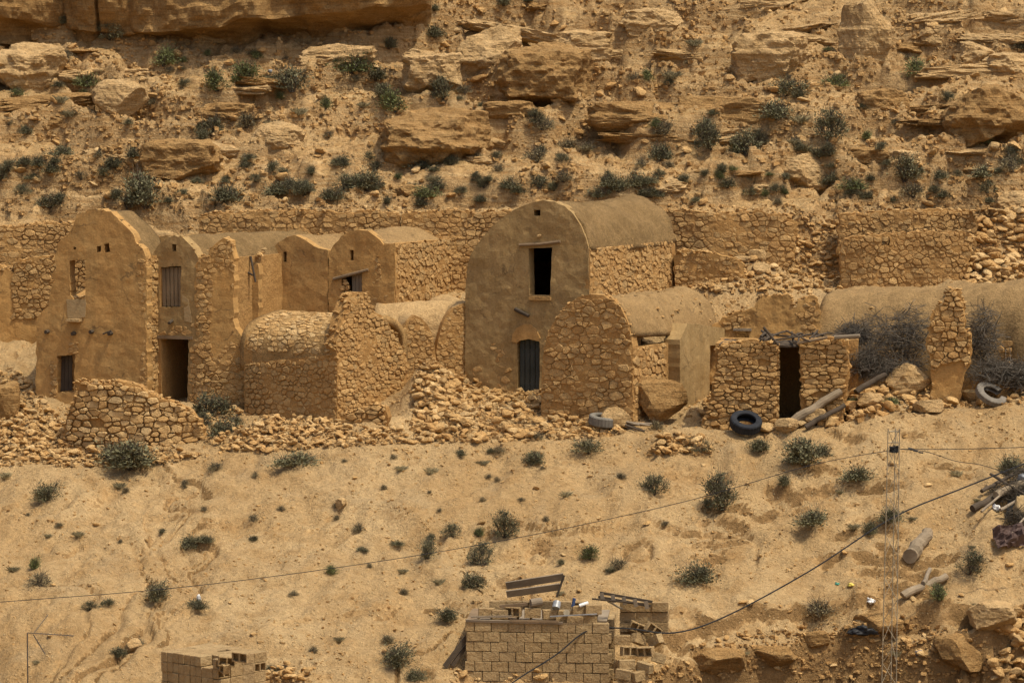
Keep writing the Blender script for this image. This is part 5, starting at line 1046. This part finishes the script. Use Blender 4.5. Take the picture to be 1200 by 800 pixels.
# ------------------------------------------------------------------ mast, aerial and cables
Ym = -24.0; base = hz(np.array([0.]), np.array([-19.5]))[0]
bx_ = (1045 - 600) * mpp(Ym); zb_ = float(height(np.array([bx_]), np.array([Ym]))[0]) - .3; zt_ = P(1050, 502, Ym).z; xt = (1050 - 600) * mpp(Ym); xb = (1043 - 600) * mpp(Ym)
h = thing('lattice_mast', (xb, Ym, zb_), 'thin three-legged steel lattice mast carrying cables', 'mast')
def legp(k, t): r = .27 + (.17 - .27) * t; a = R(75 + 120 * k); return Vector((xb + (xt - xb) * t + r * math.cos(a), Ym + r * math.sin(a), zb_ + (zt_ - zb_) * t))
for k in range(3): g = Geo(); g.tube([legp(k, 0), legp(k, 1)], .013, 5); g.build('leg', 'galvanised', h)
ns = 26
for k in range(3):
    for i in range(ns):
        g = Geo(); a, b = (k, (k + 1) % 3) if i % 2 else ((k + 1) % 3, k); g.tube([legp(a, i / ns), legp(b, (i + 1) / ns)], .008, 4); g.build('brace', 'galvanised', h)
for t in (.995, .975): 
    for k in range(3): g = Geo(); g.tube([legp(k, t), legp((k + 1) % 3, t)], .01, 4); g.build('crossbar', 'galvanised', h)
zk = P(1050, 526, Ym).z; tk = (zk - zb_) / (zt_ - zb_); ck = (legp(0, tk) + legp(1, tk) + legp(2, tk)) / 3
g = Geo()
for i in range(26):
    th0 = rng.uniform(0, 6.28); pts = [ck + Vector((.11 * math.cos(th0 + s), .10 * math.sin(th0 + s), rng.uniform(-.09, .09))) for s in (0, .8, 1.6, 2.4)]; g.tube(pts, .012, 4)
g.build('cable_coil', 'cable', h)
def cable(label, pts, r, group=None):
    P3 = [P(px, py, Y) for px, py, Y in pts]; out = []
    for i in range(len(P3) - 1):
        p0, p1, p2, p3 = P3[max(i - 1, 0)], P3[i], P3[i + 1], P3[min(i + 2, len(P3) - 1)]
        for j in range(8): t = j / 8; out.append(.5 * ((2 * p1) + (p2 - p0) * t + (2 * p0 - 5 * p1 + 4 * p2 - p3) * t * t + (3 * p1 - p0 - 3 * p2 + p3) * t ** 3))
    g = Geo(); g.tube(out + [P3[-1]], r, 5); return tag(g.build('cable', 'cable', None), label, 'cable', group, 'thing')
cable('long thin cable running across the slope to the lattice mast', [(-220, 722, Ym), (0, 705, Ym), (200, 689, Ym), (400, 664, Ym), (600, 631, Ym), (800, 588, Ym), (950, 545, Ym), (1046, 527, Ym)], .009)
cable('thin straight cable leaving the mast level with its coil', [(1054, 526, Ym), (1120, 526, Ym), (1220, 523, Ym), (1500, 512, Ym)], .010)
cable('thin cable sagging from the mast toward the scrap pile', [(1054, 526, Ym), (1085, 529, Ym), (1120, 540, Ym), (1165, 549, Ym), (1260, 590, Ym)], .009)
yb = FS.O.y
cable('thick black cable draped over the block shed and up to the scrap pile', [(545, 845, yb - 1.2), (600, 800, yb - .9), (650, 768, yb - .55), (690, 738, yb - .3), (735, 736, yb - .25), (790, 741, yb - .1), (850, 722, yb + .2), (950, 668, yb + .6), (1045, 607, yb + 1.2), (1130, 571, yb + 1.7), (1260, 520, yb + 2.3)], .022)
g = Geo()
for i in range(3): c = P(1067 + i * 6, 525.5 + i * 2, Ym); g.tube([c - Vector((.06, 0, .0)), c + Vector((.06, 0, -.02))], .035 - .006 * i, 6)
tag(g.build('cable_connector', 'cable', None), 'black connector beads on the thin cable right of the mast', 'connector', None, 'thing')
Ya = -24.0; pa = P(32, 741, Ya); za = float(height(np.array([pa.x]), np.array([Ya]))[0]) - .2; h = thing('television_aerial', (pa.x, Ya, za), 'old television aerial with a comb boom on a thin pole', 'aerial')
g = Geo(); g.tube([(pa.x, Ya, za), pa], .018, 6); g.build('pole', 'iron', h); e = P(86, 744.5, Ya); g = Geo(); g.tube([pa, e], .012, 5); g.build('boom', 'iron', h)
for i in range(11): c = pa + (e - pa) * (.3 + .07 * i); g = Geo(); g.tube([c - Vector((0, .18, .0)), c + Vector((0, .18, .0))], .006, 4); g.build('element', 'iron', h)
for a, b, m in (((40, 741), (56, 720), 'galvanised'), ((39, 743), (53, 766), 'iron')): g = Geo(); g.tube([P(*a, Ya), P(*b, Ya)], .014, 5); g.build('reflector', m, h)
log('branch', (1150, 586), (1200, 560), 0.06, 'wood_dark', 'thin dark branch across the upper scrap pile', 'branch', ymin=-22, lift=.2)
log('branch', (1172, 612), (1210, 590), 0.05, 'wood_grey', 'grey broken branch in the scrap pile', 'branch', ymin=-22, lift=.3)
log('branch', (1160, 575), (1205, 600), 0.045, 'wood_dark', 'crossed dark stick on the scrap pile', 'branch', ymin=-22, lift=.4)
log('branch', (1150, 622), (1175, 600), 0.04, 'wood_grey', 'pale split stick below the dark beam', 'branch', ymin=-22, lift=.5)
# ------------------------------------------------------------------ shrubs and thorn branches
def shrub_meshes(seed, leafm, nleaf=1500, tall=.75, leafsz=.055, clumps=22, dry=.0):
    rs = np.random.RandomState(seed); st = Geo(); C = []; sq = rs.uniform(.55, 1.35, 3) * np.array([1, 1, 1]); off = rs.uniform(-.12, .12, 2)
    for i in range(clumps):
        a = rs.uniform(0, 6.28); e = rs.uniform(.08, 1.0) ** .8; r = rs.uniform(.55, 1.0); c = np.array([math.cos(a) * math.cos(e * 1.4) * r * .92, math.sin(a) * math.cos(e * 1.4) * r * .92, .12 + tall * 1.15 * math.sin(e * 1.4) * r]) * .5 * 2 * .5; c = c * sq + np.array([off[0], off[1], 0]) * c[2] * 2; C.append(c)
        b = np.array([rs.uniform(-.06, .06), rs.uniform(-.06, .06), -.06]); m = (b + c) / 2 + rs.randn(3) * .04; st.tube([b, m, c], .012, 3, .004)
        for k in range(9): d = c + rs.randn(3) * .14 + np.array([0, 0, .05]); st.tube([m + (c - m) * rs.rand(), d], .006, 3, .002, False)
    C = np.array(C); k = rs.randint(0, clumps, nleaf); w = rs.uniform(.045, .14, clumps)[k][:, None]; p = C[k] + rs.randn(nleaf, 3) * w; p[:, 2] = np.maximum(p[:, 2] - .07, rs.uniform(-.03, .05, nleaf)); lo_ = rs.rand(nleaf) < .16; p[lo_, 2] *= .3
    d = p - np.array([0, 0, -.1]); d = d / np.linalg.norm(d, axis=1, keepdims=True) + rs.randn(nleaf, 3) * .55; d /= np.linalg.norm(d, axis=1, keepdims=True); s = np.cross(d, rs.randn(nleaf, 3)); s /= np.linalg.norm(s, axis=1, keepdims=True); L = leafsz * rs.uniform(.6, 1.5, (nleaf, 1))
    V = np.stack([p - d * L * .5, p + s * L * .24, p + d * L * .5, p - s * L * .24], 1).reshape(-1, 3); F_ = np.arange(nleaf * 4).reshape(-1, 4)
    return mesh('foliage', V, F_.tolist(), leafm), mesh('stems', st.v, st.f, 'twig')
SH = {'olive': [shrub_meshes(700 + i, 'leaf_olive', 1700, .6 + .05 * i, .05 + .002 * (i % 4), 14 + i) for i in range(10)], 'green': [shrub_meshes(720 + i, 'leaf_green', 1600, .8, .055) for i in range(3)], 'dry': [shrub_meshes(740 + i, 'leaf_dry', 900, .7, .045) for i in range(3)]}
def grass_mesh(seed):
    rs = np.random.RandomState(seed); V = []; F_ = []
    for i in range(150):
        a = rs.uniform(0, 6.28); b = np.array([rs.randn() * .12, rs.randn() * .12, -.03]); d = np.array([math.cos(a) * rs.rand(), math.sin(a) * rs.rand(), rs.uniform(.6, 1.3)]) * .5; s = np.array([-math.sin(a), math.cos(a), 0]) * .012; n = len(V)
        V += [b - s, b + s, b + d * .6 + s * .7, b + d + np.array([d[0], d[1], -.1]) * .4]; F_.append((n, n + 1, n + 2, n + 3))
    return mesh('foliage', V, F_, 'leaf_dry'), mesh('stems', [(0, 0, 0), (.01, 0, 0), (0, .01, .05)], [(0, 1, 2)], 'twig')
SH['grass'] = [grass_mesh(760 + i) for i in range(4)]
rng = random.Random(99)
def shrub(px, py, w, label, group, kind='olive', ymin=-20., ymax=26., tall=None):
    q = G(px, py - 1, ymin, ymax); k = w * mpp(q.y) * (1.12 if q.y < 5 else 1.28); fo, stm = rng.choice(SH[kind]); rz = rng.uniform(0, 6.28); sc = (k * rng.uniform(.9, 1.1), k * rng.uniform(.9, 1.1), k * (tall or rng.uniform(.66, .98)))
    e = bpy.data.objects.new('shrub', None); put(e, None, q); tag(e, label, 'shrub', group, 'thing')
    for nm, me in (('foliage', fo), ('stems', stm)):
        o = bpy.data.objects.new(nm, me); put(o, e, q); o.rotation_euler = (0, 0, rz); o.scale = sc
def patch(L, sizes, group, kind='olive', LM=None, **k):
    for it in L:
        px, py, w = it[:3]; kd = it[3] if len(it) > 3 else (rng.choice(['olive'] * 7 + ['dry', 'dry', 'green']) if w < 32 and LM is not None else kind); lab = next(l for lim, l in sizes if w >= lim)
        if LM is not None: lab = lab + ' ' + near(px, py - w * .3, LM)
        shrub(px, py, w, {'green': 'fresh green ', 'dry': 'dry straw-brown ', 'grass': 'dry grassy '}.get(kd, 'grey-green ' if LM is not None else '') + lab, group, kd, **k)
slope = [(345,546,48),(155,550,72),(130,545,34),(55,587,38),(222,642,34),(238,638,26),(48,688,30),(40,668,20),(183,704,34),(232,716,32),(105,716,20),(127,710,18),(138,770,24),(165,758,18),(190,625,14),(215,570,14),(253,552,22,'dry'),(297,614,16,'dry'),(297,634,14),(422,624,20),(425,648,16),(465,640,18),(500,656,32),(530,630,22),(505,634,16),(560,630,18),(592,630,36),(565,664,34),(552,690,34),(522,728,32),(474,698,18),(464,780,42),(455,755,26),(487,797,30),(390,674,18),(622,545,36),(584,532,18),(540,535,20),(572,562,12,'dry'),(690,532,34),(728,562,20,'dry'),(766,580,32),(690,656,30),(726,668,26,'dry'),(716,672,16),(818,682,50),(848,598,50),(890,530,34),(824,530,30),(808,522,26),(945,545,64),(965,535,40),(1006,562,48),(954,616,52),(918,570,22),(1018,628,26),(1042,612,36),(960,724,42,'dry'),(1136,674,36),(1100,706,32,'green'),(1186,552,46),(657,662,12),(770,505,24),(630,516,20,'dry'),(575,532,14),(316,787,18),(148,578,14,'dry'),(330,600,12,'dry'),(240,600,12,'dry'),(450,575,12,'dry'),(610,590,12,'dry'),(345,700,14,'dry'),(300,560,12,'dry'),(395,610,12,'dry'),(70,620,14,'dry'),(640,612,12,'dry'),(780,620,12,'dry')]
patch([(245,490,54),(262,512,48),(236,500,26),(275,500,24)], [(44, 'large dark shrub growing beside the tall dark doorway'), (0, 'smaller dark shrub growing beside the tall dark doorway')], 'shrubs by the dark doorway', ymax=2)
patch([(1000,474,18,'green'),(1045,474,22,'green'),(1062,462,14,'green')], [(0, 'tuft among the stones under the thorn branches')], 'green tufts under the thorn branches', ymax=0)
hill = [(15,28,34),(72,34,20),(130,48,28),(192,80,32,'green'),(80,76,20),(103,102,28,'green'),(68,106,16),(107,122,18),(57,124,14),(20,116,18,'green'),(215,102,16),(255,110,32,'green'),(343,108,46),(290,102,38,'green'),(320,112,24),(412,86,42,'green'),(440,96,26),(455,62,22),(508,50,26),(400,82,20,'green'),(520,118,28),(545,120,18),(446,118,26),(462,132,38,'green'),(248,162,36),(290,155,30,'dry'),(240,166,18),(402,196,28),(495,198,38),(70,182,32),(60,206,28),(155,192,24),(130,192,14),(115,188,16),(45,195,22),(195,238,16),(60,244,32),(172,247,56),(148,246,24),(265,236,36),(325,232,36),(342,228,28),(357,230,24),(390,236,34),(402,224,26),(430,226,34),(442,222,20),(500,232,28),(512,226,24),(480,226,18),(452,240,14),(596,226,32),(608,232,18),(650,228,18),(636,154,30),(628,148,20),(668,176,26,'dry'),(630,192,28),(720,220,28),(745,222,30),(710,218,18),(775,188,34),(778,166,28),(832,180,36),(834,160,26),(875,182,42),(888,174,20),(920,112,40),(908,142,46),(935,118,20),(970,164,36),(962,152,18),(978,102,26,'green'),(1075,102,30),(1150,170,28),(1058,218,42),(1070,232,26),(1000,224,30),(1016,234,18),(1150,212,36),(1186,208,26),(1178,196,18),(858,205,14),(880,232,16),(800,216,16),(770,212,16),(816,238,14),(910,228,18),(925,205,16),(690,178,20,'dry'),(560,190,14,'dry'),(700,238,12),(660,215,20,'dry'),(10,210,22),(25,232,18),(95,215,18),(1120,150,16,'dry'),(900,82,18,'dry'),(1010,130,14),(745,100,16,'dry'),(865,92,14,'dry'),(1040,196,14),(590,12,22),(620,8,18),(508,20,14),(85,12,20),(1195,60,20),(1110,120,16),(540,232,16),(560,214,14),(215,230,18),(230,215,14),(300,215,14),(365,205,14),(385,165,14,'dry'),(330,125,14),(180,125,14,'dry'),(150,150,14),(30,160,18),(10,150,14)]
rs = np.random.RandomState(5)
for _ in range(60): hill.append((rs.uniform(0, 1200), rs.uniform(185, 243), rs.uniform(12, 26), 'olive'))
for _ in range(90):
    hill.append((rs.uniform(0, 1200), rs.uniform(60, 242), rs.uniform(9, 17), rs.choice(['olive', 'olive', 'dry', 'green', 'grass'])))
for _ in range(45): slope.append((rs.uniform(0, 1190), rs.uniform(535, 790), rs.uniform(8, 14), rs.choice(['grass', 'grass', 'dry'])))
patch(slope, [(44, 'large bushy shrub on the sand'), (30, 'fair-sized shrub on the sand'), (20, 'smallish shrub on the sand'), (0, 'little tuft on the sand')], 'shrubs on the sandy slope', LM=LM_S, ymax=0)
patch(hill, [(34, 'large rounded hillside shrub'), (25, 'fair-sized hillside shrub'), (17, 'smallish hillside shrub'), (0, 'tiny hillside shrub')], 'shrubs on the rocky hillside', LM=LM_H, ymin=8.0)
def brush(name, label, ells, n, seed, mat='twig_grey', lmin=.4, lmax=1.1, r=.009):
    rs = np.random.RandomState(seed); g = Geo()
    for i in range(n):
        c, hs = ells[rs.randint(len(ells))]; d = rs.randn(3); d /= np.linalg.norm(d); p = np.array(c) + d * np.array(hs) * rs.rand() ** .45
        if p[2] < c[2] - hs[2] * .8: p[2] = c[2] - hs[2] * .8
        t = rs.randn(3) * np.array([1, .8, .55]); t /= np.linalg.norm(t); L = rs.uniform(lmin, lmax) * .5; b = rs.randn(3) * .12
        g.tube([p - t * L, p + b * .7, p + t * L], r * rs.uniform(.5, 1.4), 3, r * .3, False)
    return tag(g.build(name, mat, None), label, 'brushwood', None, 'thing')
E = lambda px, py, Y, a, b, c: (tuple(P(px, py, Y)), (a, b, c))
brush('thorn_branches', 'big tangled pile of grey thorn branches against the long vault', [E(1035, 400, -2.6, 1.0, .7, .95), E(1066, 396, -2.6, .8, .6, 1.0), E(1010, 425, -3.0, .6, .5, .45), E(1040, 432, -3.2, 1.1, .5, .35), E(1000, 392, -2.0, .5, .4, .3)], 2600, 601)
brush('thorn_branches', 'spread of dry grey branches right of the masonry pillar', [E(1152, 395, -3.6, .5, .5, 1.0), E(1170, 436, -4.2, 1.1, .6, .4), E(1200, 442, -4.2, .8, .6, .4)], 1700, 603)
Q1, Q2, Q3 = G(1186, 590, -20, 3), G(1200, 572, -20, 3), G(1194, 620, -20, 3)
brush('brushwood_heap', 'dark tangle of branches on top of the scrap pile', [((Q1.x, Q1.y, Q1.z + .3), (.6, .4, .35)), ((Q2.x, Q2.y, Q2.z + .3), (.5, .4, .35)), ((Q3.x, Q3.y, Q3.z + .3), (.4, .35, .3))], 700, 605, 'twig', .25, .8)
